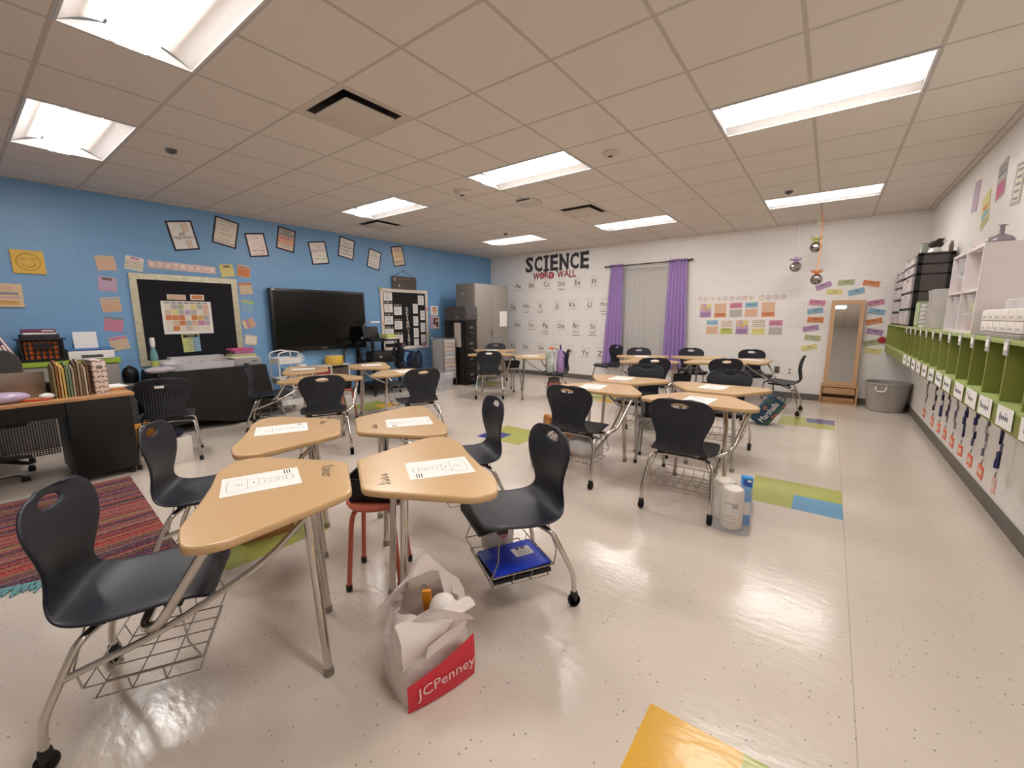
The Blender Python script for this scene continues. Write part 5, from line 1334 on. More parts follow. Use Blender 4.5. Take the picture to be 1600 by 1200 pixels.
for y, z, c, lb in ((-.60, 1.97, 'green', 'green paper star on the corner of the scientist board'), (.60, 1.60, 'pink', 'pink paper star on the right border of the scientist board'), (.61, 1.03, 'green', 'green paper star low on the right border of the scientist board'), (-.57, 1.30, 'peach', 'peach paper star on the left border of the scientist board'), (.47, .84, 'purple', 'purple round badge in the lower right of the scientist board'), (-.10, .85, 'plum', 'plum round badge low in the middle of the scientist board')):
    n_ = 10 if 'star' in lb else 24
    poly = [((.05 if (k % 2 == 0 or n_ > 12) else .036) * math.cos(2 * math.pi * k / n_), (.05 if (k % 2 == 0 or n_ > 12) else .036) * math.sin(2 * math.pi * k / n_)) for k in range(n_)]
    card('paper_star' if n_ == 10 else 'paper_badge', lb, 'decoration', 'L', (5.813 + y, z, .1, .1, 0), colour(c), [(-.22, -.06, .22, .0, colour('cream'))], [], off=.024, poly=poly)
r = empty('plank_sign', (XA + .002, 5.80, 0), 0, 'dark wooden plank sign hanging from a string above the scientist board', 'sign')
b = MB(); PLK = wood_mat('dark_plank', (72, 62, 58), (92, 80, 74), .6, (8, 1, 8), 3)
b.bx(.022, .036, -.31, .31, 1.99, 2.245, PLK, .003); b.bx(.0365, .041, -.255, -.238, 2.15, 2.21, PAPER); b.bx(.0365, .041, -.145, -.128, 2.03, 2.08, PAPER); b.bx(.0365, .038, -.12, .20, 2.185, 2.192, mat('gold_line', (150, 120, 84), .5)); b.build('plank', r, smooth=False)
MB().tube([(.03, -.25, 2.245), (.012, 0, 2.37), (.03, .25, 2.245)], .004, mat('cord_string', (60, 54, 52), .8), 6).build('string', r)
MB().bx(0, .03, -.006, .006, 2.365, 2.38, STEEL).build('nail', r, smooth=False)
card('small_poster', 'small white poster with orange words right of the scientist board', 'poster', 'L', (6.632, 1.566, .213, .203, 0), PAPER, [(-.3, .15, .3, .35, colour('orange')), (-.3, -.1, .3, .08, colour('orange')), (-.25, -.35, .25, -.18, colour('peach'))], [])
card('small_poster', 'small lilac poster of two dark figures right of the scientist board', 'poster', 'L', (6.634, 1.303, .291, .297, 0), colour('lilac'), [(-.20, -.42, .45, .45, colour('cream')), (-.15, -.2, .08, .35, mat('maroon_ink', (104, 40, 56), .6)), (.15, .15, .32, .35, mat('maroon_ink')), (.12, -.35, .36, .05, mat('maroon_ink'))], [])

# ---------------------------------------------------------------- back wall: word wall
DARKL = mat('charcoal_letter_card', (52, 48, 54), .6)
def cut_letter(c, u, v, w, h, m, lb, ang=0, grp='cut out title letters', edge=None, bold=.0):
    b = MB(); V, Fs, asp = text_geo(c, bold); i = b.mi(m)
    if edge:
        j = b.mi(edge)
        vs_ = [b.v((x * w * 1.13, y * h * 1.07, .0006)) for x, y in V]
        for f in Fs: b.fv([vs_[q] for q in f], j)
    vs_ = [b.v((x * w, y * h, .004)) for x, y in V]; vb = [b.v((x * w, y * h, .0008)) for x, y in V]
    cnt = {}
    for f in Fs:
        b.fv([vs_[q] for q in f], i)
        for p, q in zip(f, f[1:] + f[:1]): cnt[(p, q)] = 1
    for (p, q) in cnt:
        if (q, p) not in cnt: b.fv([vs_[p], vb[p], vb[q], vs_[q]], i)
    o = b.build('cut_out_letter', mw=wall_frame('B', u, v, ang, .001), smooth=False)
    return tag(o, lb, 'letter', grp)
WH_ = ('big charcoal letter %s in SCIENCE on the white wall')
wd_ = [.225, .225, .155, .21, .245, .225, .215]; x = -6.05
ord_ = {2: 'first ', 3: 'first ', 5: 'second ', 6: 'second ', 1: 'first ', 4: ''}
SC_L = ['big charcoal letter S starting SCIENCE', 'big charcoal first letter C in SCIENCE', 'big charcoal letter I in SCIENCE', 'big charcoal first letter E in SCIENCE', 'big charcoal letter N in SCIENCE', 'big charcoal second letter C in SCIENCE', 'big charcoal letter E ending SCIENCE']
def slab(c, w, h, m):
    """slab serifs as on a varsity alphabet"""
    return m
for k, c in enumerate('SCIENCE'):
    w = wd_[k]; o = cut_letter(c, x + w / 2, 2.655, w * .98 if c != 'I' else .07, .36, DARKL, SC_L[k], 0, 'SCIENCE title letters', None, .035)
    b = MB(); s_ = .055
    if c == 'I':
        for y in (-.5, .5): b.box((0, y * .36 + (-.5 if y > 0 else .5) * s_, .0025), (w * .98, s_, .003), DARKL)
        b.box((0, 0, .0026), (.062, .36, .0032), DARKL)
    elif c in 'EN':
        for y in (-.5, .5): b.box((-.5 * w + .035, y * .36 + (-.5 if y > 0 else .5) * s_, .0026), (.085, s_, .003), DARKL)
        if c == 'N': b.box((.5 * w - .03, .18 - s_ / 2, .0026), (.085, s_, .003), DARKL)
        else:
            for y in (-.5, .5): b.box((.5 * w - .035, y * .36 + (-.5 if y > 0 else .5) * .05, .0027), (.03, .10, .003), DARKL)
        b.box((-.5 * w + .042, 0, .0028), (.058, .36, .0032), DARKL)
    elif c in 'SC': b.box((.5 * w - .03, .12, .0026), (.035, .10, .003), DARKL)
    if c == 'S': b.box((-.5 * w + .03, -.12, .0027), (.035, .10, .003), DARKL)
    if len(b.bm.verts): b.build('slab_serif', o, smooth=False)
    else: b.bm.free()
    x += w + .033
PINKL = mat('crimson_pink_card', (172, 70, 98), .6); PLUML = mat('plum_letter_card', (70, 30, 52), .6)
x = -5.82
for k, (c, w) in enumerate(zip('WORDWALL', (.17, .125, .115, .13, .17, .125, .075, .075))):
    if k == 4: x += .075
    big = k in (1, 2, 3)
    lb = ['crimson letter W starting WORD below SCIENCE', 'crimson letter O with pink fill in WORD', 'crimson letter R in WORD below SCIENCE', 'crimson letter D with pink fill ending WORD', 'crimson letter W starting WALL below SCIENCE', 'crimson letter A in WALL below SCIENCE', 'crimson first letter L in WALL', 'crimson last letter L ending WALL'][k]
    o = cut_letter(c, x + w / 2, 2.385 + .012 * ((k * 7) % 3 - 1), w * .96, .15, mat('crimson_card', (150, 28, 58), .6), lb, (k % 3 - 1) * 3, 'WORD WALL title letters', PLUML, .02)
    if c in 'OD' and k < 4: b = MB(); b.sphere((0, 0, .0015), .032, mat('pink_fill', (224, 104, 140), .6), 14, 6, sy=1.3, sz=.02); b.build('pink_fill', o)
    x += w + .012
LET = [('Aa', -6.271, 2.179), ('Bb', -5.866, 2.169), ('Cc', -5.44, 2.179), ('Dd', -5.041, 2.168), ('Ee', -4.622, 2.18), ('Ff', -4.214, 2.178), ('Gg', -6.432, 1.678), ('Hh', -6.027, 1.679), ('Ii', -5.608, 1.677), ('Jj', -5.153, 1.683), ('Kk', -4.741, 1.689), ('Ll', -4.309, 1.68), ('Mm', -3.964, 1.681), ('Nn', -6.282, 1.216), ('Oo', -5.874, 1.219), ('Pp', -5.466, 1.213), ('Qq', -5.042, 1.21), ('Rr', -4.639, 1.213), ('Ss', -4.224, 1.203), ('Tt', -6.445, .687), ('Uu', -6.054, .689), ('Vv', -5.58, .673), ('Ww', -5.19, .66), ('Xx', -4.801, .643), ('Yy', -4.398, .611), ('Zz', -4.0, .60)]
LC = mat('letter_card_white', (232, 226, 220), .6)
for s, u, v in LET:
    dash = [(-.46 + k * .12, .40, -.46 + k * .12 + .08, .425, GREYINK) for k in range(8)]
    desc = any(c in 'gjpqy' for c in s)
    card('alphabet_card', 'white alphabet card printed %s on the word wall' % s, 'card', 'B', (u, v, .23, .25, 0), LC, dash + [(-.46, -.42, .46, -.40, INK if s in 'GgKkOoSsAaEeCc' else GREYINK)], [(s, 0, .0 - (.06 if desc else 0), .72, .44 + (.14 if desc else 0), I, 1)], 'alphabet cards on the word wall')
for (u, v), lb in zip([(-5.039, 2.03), (-6.027, 1.53), (-5.607, 1.53), (-3.99, 1.53), (-3.93, 1.47), (-5.465, 1.065), (-5.464, 1.01), (-4.636, 1.065), (-4.635, 1.0), (-4.236, 1.055), (-4.235, 1.0)],
   ['below the Dd card', 'below the Hh card', 'below the Ii card', 'directly below the Mm card', 'below the Mm card beside the drape, lower one', 'directly below the Pp card', 'lower one below the Pp card', 'directly below the Rr card', 'lower one below the Rr card', 'directly below the Ss card', 'lower one below the Ss card']):
    card('word_strip', 'thin word strip ' + lb, 'card', 'B', (u, v, .22 if 'lower' in lb else .16, .034, 0), LC, [(-.46, -.16, .46, .2, mat('dark_print', (70, 66, 66), .6))], [], 'word strips on the word wall')

# circle letters and job posters
RC = ['pink', 'gold', 'yellow', 'green', 'lilac', 'pink', 'greytone', 'red', 'yellow', 'gold', 'pink', 'purple', 'pink']
CX = [(-2.008, 1.738), (-1.909, 1.735), (-1.798, 1.732), (-1.689, 1.73), (-1.582, 1.731), (-1.471, 1.731), (-1.367, 1.73), (-1.27, 1.733), (-1.172, 1.73), (-1.005, 1.733), (-.896, 1.735), (-.785, 1.732), (-.678, 1.73)]
CN = ['letter C at the start of CLASSROOM', 'letter L in CLASSROOM', 'letter A in CLASSROOM', 'first letter S in CLASSROOM', 'second letter S in CLASSROOM', 'letter R in CLASSROOM', 'first letter O in CLASSROOM', 'second letter O in CLASSROOM', 'letter M ending CLASSROOM', 'letter T starting TEAM', 'letter E in TEAM', 'letter A in TEAM', 'letter M ending TEAM']
for k, ((u, v), c) in enumerate(zip(CX, 'CLASSROOMTEAM')):
    pc = [(.041 * math.cos(2 * math.pi * q / 24), .041 * math.sin(2 * math.pi * q / 24)) for q in range(24)]
    o = card('letter_disc', 'small round white disc with ' + CN[k], 'letter', 'B', (u, v, .08, .08, 0), LC, [], [(c, 0, 0, .42, .48, GREYINK)], 'round title letters above the job posters', poly=pc)
    b = MB(); b.tube([(.037 * math.cos(2 * math.pi * q / 24), .037 * math.sin(2 * math.pi * q / 24), .004) for q in range(24)], .0032, colour(RC[k]), 5, closed=True); b.build('coloured_ring', o)
JB = [(-1.905, 1.517), (-1.652, 1.52), (-1.395, 1.523), (-1.149, 1.527), (-.889, 1.526), (-1.774, 1.211), (-1.527, 1.212), (-1.275, 1.213), (-1.016, 1.212), (-.757, 1.213)]
def job(k, lb, ds): card('job_poster', lb, 'poster', 'B', (JB[k][0], JB[k][1], .225, .285, 1.3), LC, [(x0, y0, x1, y1, colour(c)) for x0, y0, x1, y1, c in ds], [], 'job posters on the back wall')
ray = [(-.44, -.1, .44, .44, 'lilac'), (-.44, .05, -.2, .44, 'peach'), (.05, .15, .44, .44, 'yellow'), (-.1, .0, .15, .2, 'gold'), (-.44, -.44, .44, -.1, 'purple'), (-.3, -.22, .3, -.19, 'plum'), (-.3, -.32, .3, -.29, 'plum')]
job(0, 'purple sunray job poster at the left of the top row', ray)
job(1, 'peach job poster with orange foot, second in the top row', [(-.44, -.2, .44, .44, 'peach'), (-.44, -.44, .44, -.2, 'orange'), (-.28, -.28, .28, -.24, 'brown')])
job(2, 'job poster with pink head and grey foot, middle of the top row', [(-.44, .1, .44, .44, 'pink'), (-.3, .25, .3, .28, 'plum'), (-.44, -.44, .44, .02, 'greytone')])
job(3, 'job poster with blue head and peach foot, fourth in the top row', [(-.44, .12, .44, .44, 'blue'), (-.3, .27, .3, .30, 'navy'), (-.44, -.44, .44, .04, 'peach')])
job(4, 'peach job poster with orange foot at the right of the top row', [(-.44, -.18, .44, .44, 'peach'), (-.44, -.44, .44, -.18, 'orange'), (-.28, -.27, .28, -.23, 'brown')])
job(5, 'job poster with blue head and peach foot, left of the bottom row', [(-.44, .15, .44, .44, 'blue'), (-.44, -.44, .44, .06, 'peach')])
job(6, 'dotted job poster with yellow foot, second in the bottom row', [(-.44, -.04, .44, .44, 'cream'), (-.4, .32, .4, .36, 'pink'), (-.4, .20, .4, .24, 'green'), (-.4, .08, .4, .12, 'pink'), (-.44, -.44, .44, -.06, 'lime'), (-.25, -.18, .25, -.14, 'brown')])
job(7, 'purple sunray job poster in the middle of the bottom row', ray)
job(8, 'striped job poster with bright yellow foot, fourth in the bottom row', [(-.44, -.04, .44, .44, 'cream'), (-.44, .38, .44, .42, 'brown'), (-.44, .28, .44, .31, 'plum'), (-.44, .17, .44, .20, 'brown'), (-.44, .06, .44, .09, 'plum'), (-.44, -.44, .44, -.06, 'yellow'), (-.3, -.2, .3, -.15, 'gold')])
job(9, 'job poster with pink head and grey foot, right of the bottom row', [(-.44, .1, .44, .44, 'pink'), (-.3, .25, .3, .28, 'plum'), (-.44, -.44, .44, .02, 'greytone')])
STR = [('purple', -.143, 1.889, .209, .088, 21.6, 'tilted purple slogan strip touching the lowest disco ball'), ('green', .143, 1.928, .203, .085, 3.2, 'green slogan strip highest above the mirror'), ('orange', .45, 1.898, .203, .082, -10.8, 'orange slogan strip high to the right above the mirror'), ('yellow', .005, 1.787, .208, .088, -3.6, 'yellow slogan strip just above the mirror at left'), ('blue', .282, 1.781, .2, .088, 13.9, 'blue slogan strip just above the mirror at right'),
 ('pink', -.205, 1.623, .215, .088, -6.1, 'pink slogan strip left of the mirror top'), ('pink', .535, 1.605, .195, .085, 10.4, 'pink slogan strip right of the mirror top'), ('blue', -.22, 1.491, .212, .09, 8.2, 'blue slogan strip left of the mirror, second down'), ('blue', .556, 1.47, .2, .085, -11.6, 'blue slogan strip right of the mirror, second down'), ('orange', -.205, 1.345, .217, .09, -2.6, 'orange slogan strip left of the mirror, third down'), ('orange', .538, 1.318, .195, .087, 13.1, 'orange slogan strip right of the mirror, third down'),
 ('purple', -.254, 1.203, .215, .09, 10.0, 'purple slogan strip left of the mirror, fourth down'), ('purple', .562, 1.159, .2, .087, -9.1, 'purple slogan strip right of the mirror, fourth down'), ('green', -.22, 1.048, .22, .09, -5.1, 'green slogan strip left of the mirror, fifth down'), ('green', .535, .991, .198, .088, 14.0, 'green slogan strip right of the mirror, fifth down'), ('yellow', -.25, .885, .218, .09, 13.9, 'yellow slogan strip lowest left of the mirror'), ('yellow', .572, .862, .198, .088, -4.2, 'yellow slogan strip lowest right of the mirror')]
WDS = ['I AM KIND', 'I AM ABLE', 'I AM BOLD', 'I AM CALM', 'I AM COOL', 'I AM WISE']
for k, (c, u, v, w, h, a, lb) in enumerate(STR):
    card('slogan_strip', lb, 'card', 'B', (u, v, w, h, a), colour(c), [(-.3, -.30, .3, -.18, colour('greytone'))], [('I AM', 0, .12, .30, .30, INK)], 'slogan strips round the mirror')

# curtains, rod and sheer
def drape(name, lb, x0, x1, xb0, xb1, zt, zb, m, folds, depth, y0, cat='curtain'):
    b = MB(); i = b.mi(m); nu, nv = folds * 10, 14; R = []
    for k in range(nv + 1):
        t = k / nv; row = []
        for u in range(nu + 1):
            s = u / nu; x = (x0 + (x1 - x0) * s) * (1 - t) + (xb0 + (xb1 - xb0) * s) * t
            f = math.sin(2 * math.pi * folds * s + .6 * math.sin(3 * s + 2 * t)); dd = depth * (.55 + .6 * t)
            row.append(b.v((x, y0 + dd * f + .25 * dd * math.sin(9 * s + 3 * t), zt + (zb - zt) * t)))
        R.append(row)
    for k in range(nv):
        for u in range(nu): b.fv([R[k][u], R[k][u + 1], R[k + 1][u + 1], R[k + 1][u]], i)
    o = b.build(name, angle=80); md = o.modifiers.new('t', 'SOLIDIFY'); md.thickness = .003
    return tag(o, lb, cat)
YR = YD - .085
b = MB(); b.tube([(-3.90, YR, 2.452), (-2.20, YR, 2.466)], .011, BLACKM, 12)
for x, z in ((-3.92, 2.452), (-2.18, 2.466)): b.lathe([(.004, -.02), (.02, -.012), (.022, 0), (.02, .012), (.004, .02)], (x, YR, z), BLACKM, 14)
for x in (-3.84, -2.25): b.bx(x - .01, x + .01, YR, YD - .001, 2.445, 2.475, BLACKM)
one(b, 'curtain_rod', 'thin black curtain rod over the window', 'curtain rod')
PUR = mat('purple_satin', (164, 136, 192), .38, var=.06, scale=5)
drape('drape', 'purple drape on the left of the window, flaring at its foot', -3.80, -3.53, -3.96, -3.50, 2.485, .34, PUR, 5, .028, YR)
drape('drape', 'purple drape on the right of the window', -2.60, -2.27, -2.66, -2.19, 2.495, .36, PUR, 6, .028, YR)
drape('sheer_curtain', 'grey white sheer curtain between the purple drapes', -3.54, -2.60, -3.54, -2.62, 2.40, .40, mat('sheer_voile', (206, 202, 198), .8, var=.02, alpha=.70), 9, .012, YD - .032)
# ---------------------------------------------------------------- green cubby rack on the right wall
GREEN = mat('green_laminate', (132, 138, 68), .42, var=.04, scale=4)
GREENL = mat('green_edge_band', (160, 176, 106), .4, var=.03)
XF = .70; YN, YE = 2.16, 8.58; ZT, ZS, ZA = 1.285, .985, .865
r = empty('cubby_rack', (XF, 0, 0), 0, 'long lime green wall cubby rack along the right wall', 'cubbies')
dX = XB - XF - .004
MB().bx(0, dX, YN, YE, ZT - .022, ZT, GREENL, .002).build('top_board', r)
MB().bx(0, dX, YN, YE, ZS - .022, ZS, GREENL, .002).build('shelf_board', r)
MB().bx(.0, .018, YN, YE, ZA, ZS - .022, GREEN).build('apron', r, smooth=False)
MB().bx(dX - .012, dX, YN, YE, ZS, ZT - .022, GREEN).build('back_panel', r, smooth=False)
MB().bx(dX - .02, dX, YN, YE, .66, ZS - .022, GREEN).build('hook_rail', r, smooth=False)
DV = [3.085 + .31 * k for k in range(-3, 18)] + [YE - .01]
for y in DV:
    MB().bx(.002, dX - .012, y - .009, y + .009, ZS, ZT - .022, GREEN).build('divider', r, smooth=False)
for k, y in enumerate(DV[:15]):
    cl = MB().bx(-.006, -.001, y - .03, y + .03, ZT - .075, ZT + .006, FROST).build('label_clip', r, smooth=False)
    MB().bx(-.0075, -.0065, y - .026, y + .026, ZT - .05, ZT - .012, PAPER).build('label', cl, smooth=False)
LY = [(5.48, .0), (5.08, 1), (4.80, 2), (4.57, 1), (4.32, 0), (4.065, 2), (3.815, 2), (3.57, 0), (3.31, 3)]
for y in [q[0] for q in LY] + [5.77 + .29 * k for k in range(10)] + [3.03, 2.74, 2.45]:
    b = MB(); b.tube(fillet([(.05, y, ZA + .07), (.05, y, ZA - .02), (.09, y, ZA - .035), (.10, y, ZA - .005)], .02, 3), .006, mat('green_hook', (96, 120, 48), .4), 6); b.box((.05, y, ZA + .06), (.04, .03, .04), mat('green_hook')); b.build('coat_hook', r)
rt_ = random.Random(2)
for k in range(-2, 12):
    y = 2.925 + .31 * k
    b = MB(); b.M = Matrix(((0, 0, -1, -.0045), (-1, 0, 0, y + rt_.uniform(-.02, .02)), (0, 1, 0, .928), (0, 0, 0, 1))) @ Matrix.Rotation(rt_.uniform(-.05, .05), 4, 'Z')
    b.box((0, 0, .0008), (.225, .098, .0016), PAPER)
    # a hand lettered name as pen strokes
    n_ = rt_.randint(4, 6); w_ = .026
    for q in range(n_):
        x0 = -n_ * w_ / 2 + q * w_; h0 = .022 if q else .034
        c = mat('marker_ink', (60, 56, 84), .6)
        b.box((x0 + .004, h0 / 2 - .015, .002), (.005, h0, .0006), c); b.box((x0 + .013, h0 / 2 - .015, .002), (.005, h0 * .8, .0006), c, rz=rt_.uniform(-.5, .5)); b.box((x0 + .009, -.002, .0021), (.012, .005, .0006), c, rz=rt_.uniform(-.4, .4))
    for q in range(3): b.box((rt_.uniform(-.09, .09), rt_.uniform(-.04, .035), .002), (.02, .008, .0005), colour(rt_.choice(['pink', 'lilac', 'peach', 'blue'])), rz=rt_.uniform(-1, 1))
    b.build('name_tag', r, smooth=False)

LYC = {'navy': mat('navy_ribbon', (40, 40, 92), .6, var=.25, scale=60), 'plum': mat('plum_ribbon', (74, 48, 84), .6, var=.25, scale=60), 'greytone': mat('grey_ribbon', (112, 104, 120), .6, var=.25, scale=60)}
LN = ['ninth', 'eighth', 'seventh', 'sixth', 'fifth', 'fourth', 'third', 'second', 'first']
for k, (y, kd) in enumerate(LY):
    x = XF + .09
    lr = empty('lanyard', (x, y, 0), 0, '%s lanyard with badge from the right, hanging under the cubbies' % LN[k] if k < 8 else 'nearest wide navy lanyard with a pinkish badge under the cubbies', 'lanyard', 'lanyards under the cubby rack')
    w_ = (.008, .012, .018, .022)[int(kd)]; rib = LYC['navy' if kd >= 2 else ('plum' if kd == 1 else 'greytone')]
    b = MB()
    for s in (-1, 1):
        for q in range(6):
            z0 = ZA - .008 - q * .045; t = .0 + .004 * math.sin(q * 2 + k)
            b.box((s * .004 + t, s * .004, z0 - .022), (.003, w_, .047), rib, rz=.5 * math.sin(q * 1.3 + k))
    b.build('strap', lr, smooth=False)
    b = MB(); b.box((0, 0, .577), (.008, .016, .022), WHITE); b.tube([(0, 0, .57), (0, .004, .545), (0, 0, .535)], .003, STEEL, 6); b.build('clip', lr)
    b = MB(); c1 = mat('orange_badge', (218, 96, 62), .5) if k < 8 else mat('pinkish_badge', (206, 158, 152), .5)
    b.box((0, 0, .49), (.004, .105 if k < 8 else .06, .075 if k < 8 else .09), c1, rx=.12 * math.sin(k * 2.1)); b.box((-.0025, 0, .49), (.001, .07 if k < 8 else .04, .032), mat('badge_print', (206, 190, 170), .6), rx=.12 * math.sin(k * 2.1)); b.build('badge', lr, smooth=False)
b = MB(); b.M = Matrix(((1, 0, 0, 0), (0, 0, -1, 0), (0, 1, 0, 0), (0, 0, 0, 1))); b.lathe([(.02, -.012), (.05, -.008), (.05, .008), (.02, .012)], (0, 0, 0), mat('red_button', (170, 44, 52), .4), 20)
one(b, 'red_disc', 'small dark red disc on the wall at the far end of the cubbies', 'decoration', loc=(.66, YD - .014, 1.04))

# drawer towers, bins, white cube shelf and drawer unit standing on the rack
TZ = ZT + .001
DRW = mat('clear_drawer_front', (214, 206, 208), .25, var=.12, scale=6, alpha=.82)
def tower(y0, y1, rows, lb, x0=XF + .02, x1=XB - .02):
    r = empty('drawer_tower', ((x0 + x1) / 2, (y0 + y1) / 2, TZ), 0, lb, 'drawer tower')
    hx, hy = (x1 - x0) / 2, (y1 - y0) / 2; H_ = sum(rows) + .03
    b = MB()
    for sx in (-1, 1):
        for sy in (-1, 1): b.bx(sx * hx - sx * .0, sx * (hx - .045), sy * hy, sy * (hy - .03), 0, H_, BLACK)
    z = 0
    for h in rows + [0]:
        b.bx(-hx, hx, -hy, hy, z, z + .016, BLACK); z += h
    b.build('frame', r, smooth=False)
    for sy in (-1, 1): MB().bx(-hx + .045, hx - .045, sy * (hy - .006), sy * (hy - .012), .016, H_, mat('smoke_side_panel', (92, 84, 84), .4, alpha=.93)).build('side_panel', r, smooth=False)
    z = .018
    for h in rows:
        d_ = MB().rings([[(x, y, zz) for x, y in ((-hx - .02, -hy + .035), (hx - .05, -hy + .035), (hx - .05, hy - .035), (-hx - .02, hy - .035))] for zz in (z, z + h - .03)], DRW).build('drawer', r, smooth=False)
        b = MB(); b.bx(-hx + .03, hx - .07, -hy + .05, hy - .05, z + .004, z + (h - .03) * .6, mat('drawer_contents_%d' % (int(z * 100) % 3), [(150, 140, 140), (178, 160, 150), (120, 140, 150)][int(z * 100) % 3], .8, var=.35, scale=20)); b.build('contents', d_, smooth=False)
        MB().bx(-hx - .035, -hx - .021, -.07, .07, z + h - .06, z + h - .045, DRW).build('drawer_lip', d_, smooth=False)
        z += h
    return r, H_
tA, hA = tower(7.62, 8.45, [.16, .16, .16, .10, .10], 'farther black drawer tower on the cubbies, in the back corner')
tB, hB = tower(6.62, 7.45, [.19, .19, .19, .11, .10], 'nearer tall black drawer tower with clear drawers on the cubbies')
zb = TZ + hB + .001
r = empty('eagle_figurine', (.86, 6.72, zb), .3, 'dark bird figurine on a pale stand on top of the nearer drawer tower', 'figurine')
MB().lathe([(.06, 0), (.055, .03), (.03, .06)], (0, 0, 0), WHITE, 16).build('base', r)
b = MB(); b.sphere((0, 0, .09), .045, mat('dark_feather', (66, 56, 54), .7), sx=1.5); b.sphere((.07, 0, .12), .02, WHITE, 10, 6)
for s in (-1, 1): b.rings([[(-.03, s * .02, .095), (.03, s * .02, .095), (.03, s * .02, .108), (-.03, s * .02, .108)], [(-.06, s * .16, .125), (.0, s * .16, .125), (.0, s * .16, .13), (-.06, s * .16, .13)]], mat('dark_feather'))
b.build('bird', r)
b = MB(); b.bx(-.03, .03, -.03, .03, 0, .12, mat('pale_green_carton', (176, 186, 176), .5), .004); one(b, 'small_carton', 'pale green carton beside the bird figurine', 'carton', loc=(.80, 6.95, zb))
b = MB(); b.lathe([(.018, 0), (.02, .07), (.012, .09), (.012, .11)], (0, 0, 0), mat('brown_glass', (120, 104, 84), .3), 12); one(b, 'small_bottle', 'small brown bottle on the near edge of the nearer drawer tower', 'bottle', loc=(.98, 6.68, zb))
for k, y in enumerate((6.42, 6.33, 6.24)):
    b = MB(); b.bx(-.12, .12, -.035, .035, 0, .27, mat('green_binder', (128, 160, 88), .5), .003); b.bx(-.1215, -.1202, -.028, .028, .02, .25, mat('green_binder_stripe', (196, 208, 170), .5))
    one(b, 'binder', ('green binder next to the nearer drawer tower', 'middle green binder of the three on the cubbies', 'green binder nearest the pale stacked containers')[k], 'binder', 'green binders on the cubbies', loc=(.86, y, TZ))
for k in range(6):
    b = MB(); b.bx(-.12, .12, -.15, .15, 0, .036, mat('pale_tray', (206, 204, 196), .5), .004); b.bx(-.125, .125, -.155, .155, .036, .041, mat('pale_tray_rim', (176, 174, 166), .5))
    one(b, 'stacking_tray', 'pale flat tray, %s in the stack beside the green binders' % ('lowest', 'second from the bottom', 'third from the bottom', 'fourth from the bottom', 'fifth from the bottom', 'topmost')[k], 'tray', 'stacked pale trays on the cubbies', loc=(.86, 6.01, TZ + k * .0415))
def pail(loc, lb, h=.16, r_=.085, fill=(200, 180, 170)):
    r = empty('lidded_container', loc, 0, lb, 'container', 'clear lidded containers by the white cube shelf')
    MB().lathe([(r_ * .8, 0), (r_ * .84, .008), (r_, h - .012), (r_, h)], (0, 0, 0), FROST, 22).build('container', r)
    MB().lathe([(r_ * .74, .006), (r_ * .88, h * .7)], (0, 0, 0), mat('fill_%d_%d' % (fill[0], fill[2]), fill, .8, var=.3, scale=30), 18).build('contents', r)
    MB().lathe([(r_ * 1.05, h + .0005), (r_ * 1.06, h + .012), (r_ * .9, h + .018)], (0, 0, 0), FROST, 22).build('lid', r)
for k, (y, z) in enumerate(((5.70, 0), (5.70, .1795), (5.50, 0), (5.50, .1795))):
    pail((.82, y, TZ + z), ('lower container next to the pale trays', 'upper container next to the pale trays', 'lower container nearest the white cube shelf', 'upper container nearest the white cube shelf')[k], .16, .09)
r = empty('cube_shelf', (.87, 4.36, TZ), 0, 'white cube shelf standing on the cubbies, its side panel towards us', 'shelf')
WPAN = mat('white_melamine', (222, 214, 214), .4, var=.02)
hx, y0, y1, H_ = .145, -.42, .42, .565
b = MB()
b.bx(-hx, hx, y0, y1, H_ - .018, H_, WPAN).bx(-hx, hx, y0, y1, 0, .018, WPAN).bx(-hx, hx, y0, y0 + .018, .018, H_ - .018, WPAN).bx(-hx, hx, y1 - .018, y1, .018, H_ - .018, WPAN)
b.bx(-hx, hx, -.009, .009, .018, H_ - .018, WPAN).bx(-hx, hx, y0 + .018, y1 - .018, .272, .29, WPAN).bx(hx - .008, hx, y0 + .018, y1 - .018, .018, H_ - .018, WPAN)
b.build('carcass', r, smooth=False)
for k, (dy, dz, c, lb) in enumerate(((.21, .2905, (196, 90, 70), 'lower red filled container in the upper far cube of the white shelf'), (.21, .0185, (200, 190, 180), 'lower container in the lower far cube of the white shelf'), (.21, .1395, (214, 204, 196), 'upper container in the lower far cube of the white shelf'), (-.20, .0185, (206, 120, 80), 'lower orange filled container in the lower near cube of the white shelf'), (-.20, .1395, (206, 206, 60), 'yellow filled container in the lower near cube of the white shelf'), (.21, .4115, (110, 116, 130), 'grey filled container topmost in the far cube'))):
    pail((.80, 4.36 + dy, TZ + dz), lb, .10, .075, c)
r = empty('orange_tub', (.88, 4.62, TZ + H_ + .0005), 0, 'clear tub with orange contents on top of the white cube shelf', 'tub')
MB().lathe([(.085, 0), (.10, .085), (.104, .088), (.104, .096)], (0, 0, 0), CLEAR, 24).build('tub', r); MB().lathe([(.08, .004), (.09, .05)], (0, 0, 0), mat('orange_fill', (222, 140, 90), .7, var=.2), 20).build('contents', r)
b = MB(); GLS = mat('smoky_glass', (120, 112, 118), .08, alpha=.75, coat=.4)
b.lathe([(.045, 0), (.058, .004), (.070, .028), (.069, .048), (.055, .07), (.025, .084), (.013, .092), (.012, .132), (.014, .142), (.027, .146)], (0, 0, 0), GLS, 28)
one(b, 'glass_flask', 'smoky round glass flask with a narrow neck on the white cube shelf', 'flask', loc=(.86, 4.30, TZ + H_ + .0005))
